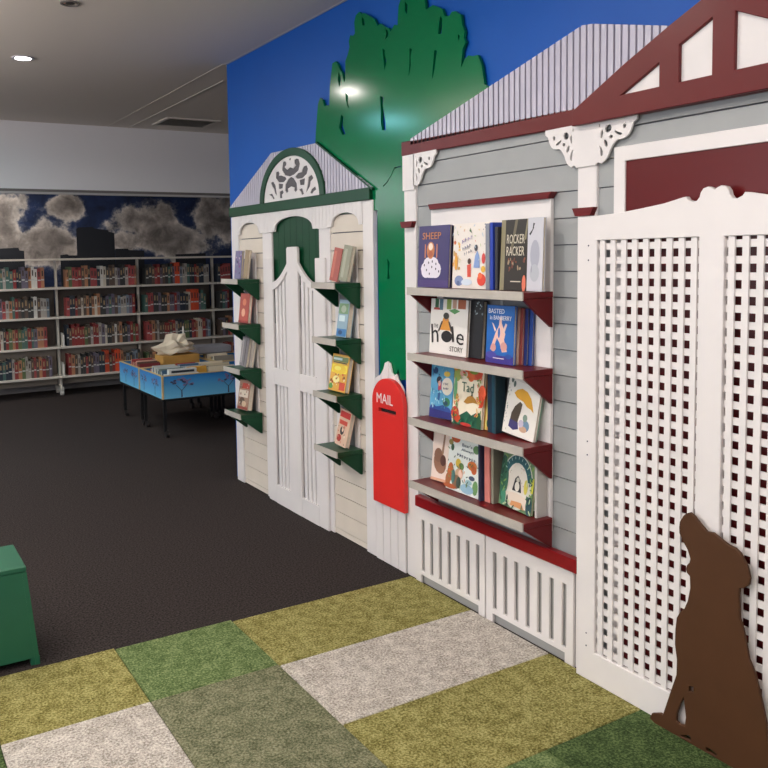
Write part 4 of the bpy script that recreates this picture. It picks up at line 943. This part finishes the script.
troffer(-2.3,6.5,.4,.3,14,(.32,.85,1),'square ceiling panel light left of the photo above the dark carpet')
troffer(-3.9,7.2,1.2,.6,40,(.85,.93,1),'oblong ceiling panel light left of the photo near the bulkhead')
troffer(-1.6,9.0,1.2,.3,26,(1,.93,.86),'added slim panel light hidden behind the bulkhead, brightening the mural')  # lamp added out of sight to lift the mural's brightness
# unseen hanging uplights, added to brighten the ceiling and its bounce
def added_uplight(x, y0, y1, z, watt, label):
    t = thing('added_uplight_body',label,'added light',(x,(y0+y1)/2,z),'added ceiling uplights')
    MB().box(x-.045,x+.045,y0,y1,z-.035,z+.035,hexm('d0d0d0',.4)).build('housing',t,bevel=.003)
    MB().box(x-.038,x+.038,y0+.02,y1-.02,z+.0352,z+.038,emis('added_uplight_lens',(1,.93,.86),4)).build('diffuser',t)
    for y in (y0+.3,y1-.3): MB().cyl((x,y),.003,z+.038,CZ-.001,BLACKM,8).build('cord',t)
    ld = bpy.data.lights.new('added_uplight_lamp','AREA'); ld.shape = 'RECTANGLE'; ld.size = .08; ld.size_y = y1-y0-.1; ld.energy = watt; ld.color = (1,.93,.86)
    lo = bpy.data.objects.new('added_uplight_lamp',ld); COL.objects.link(lo); lo.parent = t; lo.location = (0,0,.042); lo.rotation_euler = (PI,0,0)
added_uplight(-2.7,3.2,6.2,2.42,85,'added unseen uplight brightening the ceiling over the dark carpet')
added_uplight(-2.7,-1.6,1.4,2.42,50,'added unseen uplight behind the camera, brightening the ceiling')
# unseen daylight windows; the left wall one is added to light the room
def window(n, axis, a0, a1, z0, z1, at, watt, col, panes):
    mb = MB(); w_ = .05
    def bx(u0,u1,za,zb,d0,d1,m):
        if axis == 'x': mb.box(at+d0,at+d1,u0,u1,za,zb,m)
        else: mb.box(u0,u1,at+d0,at+d1,za,zb,m)
    bx(a0,a1,z0,z0+w_,-.03,.03,WHITE); bx(a0,a1,z1-w_,z1,-.03,.03,WHITE)
    for i in range(panes+1):
        u = a0+(a1-a0-w_)*i/panes; bx(u,u+w_,z0+w_,z1-w_,-.03,.03,WHITE)
    f = struct(mb.build('window_%d'%n))
    mb = MB()
    if axis == 'x': mb.box(at-.055,at-.05,a0,a1,z0,z1,emis('daylight_pane_%d'%n,col,1.5))
    else: mb.box(a0,a1,at+.05,at+.055,z0,z1,emis('daylight_pane_%d'%n,col,1.5))
    mb.build('pane',f)
    ld = bpy.data.lights.new('daylight_lamp','AREA'); ld.shape = 'RECTANGLE'; ld.size = a1-a0-.1; ld.size_y = z1-z0-.1; ld.energy = watt; ld.color = col
    lo = bpy.data.objects.new('daylight_lamp',ld); COL.objects.link(lo)
    if axis == 'x': lo.location = (at+.04,(a0+a1)/2,(z0+z1)/2); lo.rotation_euler = Vector((-1,0,0)).to_track_quat('Z','Y').to_euler()
    else: lo.location = ((a0+a1)/2,at-.04,(z0+z1)/2); lo.rotation_euler = Vector((0,1,0)).to_track_quat('Z','X').to_euler(); ld.size, ld.size_y = ld.size_y, ld.size
window(1,'x',-1.5,5.5,.9,2.5,-6.25,85,(.93,.95,1),5)  # made-up left wall window, put in for soft light on the ceiling
window(2,'y',-5.8,-3.3,2.0,2.72,9.85,14,(.9,.95,1),2)
# air vent
vt = thing('ceiling_vent','slatted dark square air vent in the ceiling beside the blue wall corner','vent',(.60,7.42,CZ))
MB().box(.36,.84,7.22,7.62,CZ-.002,CZ-.0004,hexm('4c4644',.6)).build('duct_opening',vt)
fm = [(.34,7.20),(.86,7.20),(.86,7.64),(.34,7.64)]
mb = MB().box(.34,.37,7.2,7.64,CZ-.012,CZ-.0005,CEIL).box(.83,.86,7.2,7.64,CZ-.012,CZ-.0005,CEIL).box(.37,.83,7.2,7.23,CZ-.012,CZ-.0005,CEIL).box(.37,.83,7.61,7.64,CZ-.012,CZ-.0005,CEIL)
mb.build('vent_frame',vt)
mb = MB()
for k in range(7):
    yy = 7.26+k*.052
    mb.add([(.37,yy,CZ-.014),(.83,yy,CZ-.014),(.83,yy+.03,CZ-.003),(.37,yy+.03,CZ-.003),(.37,yy,CZ-.012),(.83,yy,CZ-.012),(.83,yy+.03,CZ-.001),(.37,yy+.03,CZ-.001)],[(3,2,1,0),(4,5,6,7),(0,1,5,4),(2,3,7,6),(1,2,6,5),(3,0,4,7)],hexm('b0a8a0',.5))
mb.build('vent_slats',vt)

# ------------------------------------------------------------------ world + view
w = bpy.data.worlds.new('world'); scene.world = w; w.use_nodes = True
w.node_tree.nodes['Background'].inputs[0].default_value = (.8,.85,1,1); w.node_tree.nodes['Background'].inputs[1].default_value = .3
scene.view_settings.view_transform = 'Standard'; scene.view_settings.look = 'None'
scene.view_settings.gamma = 1; scene.view_settings.use_curve_mapping = False
scene.view_settings.exposure = 0.08
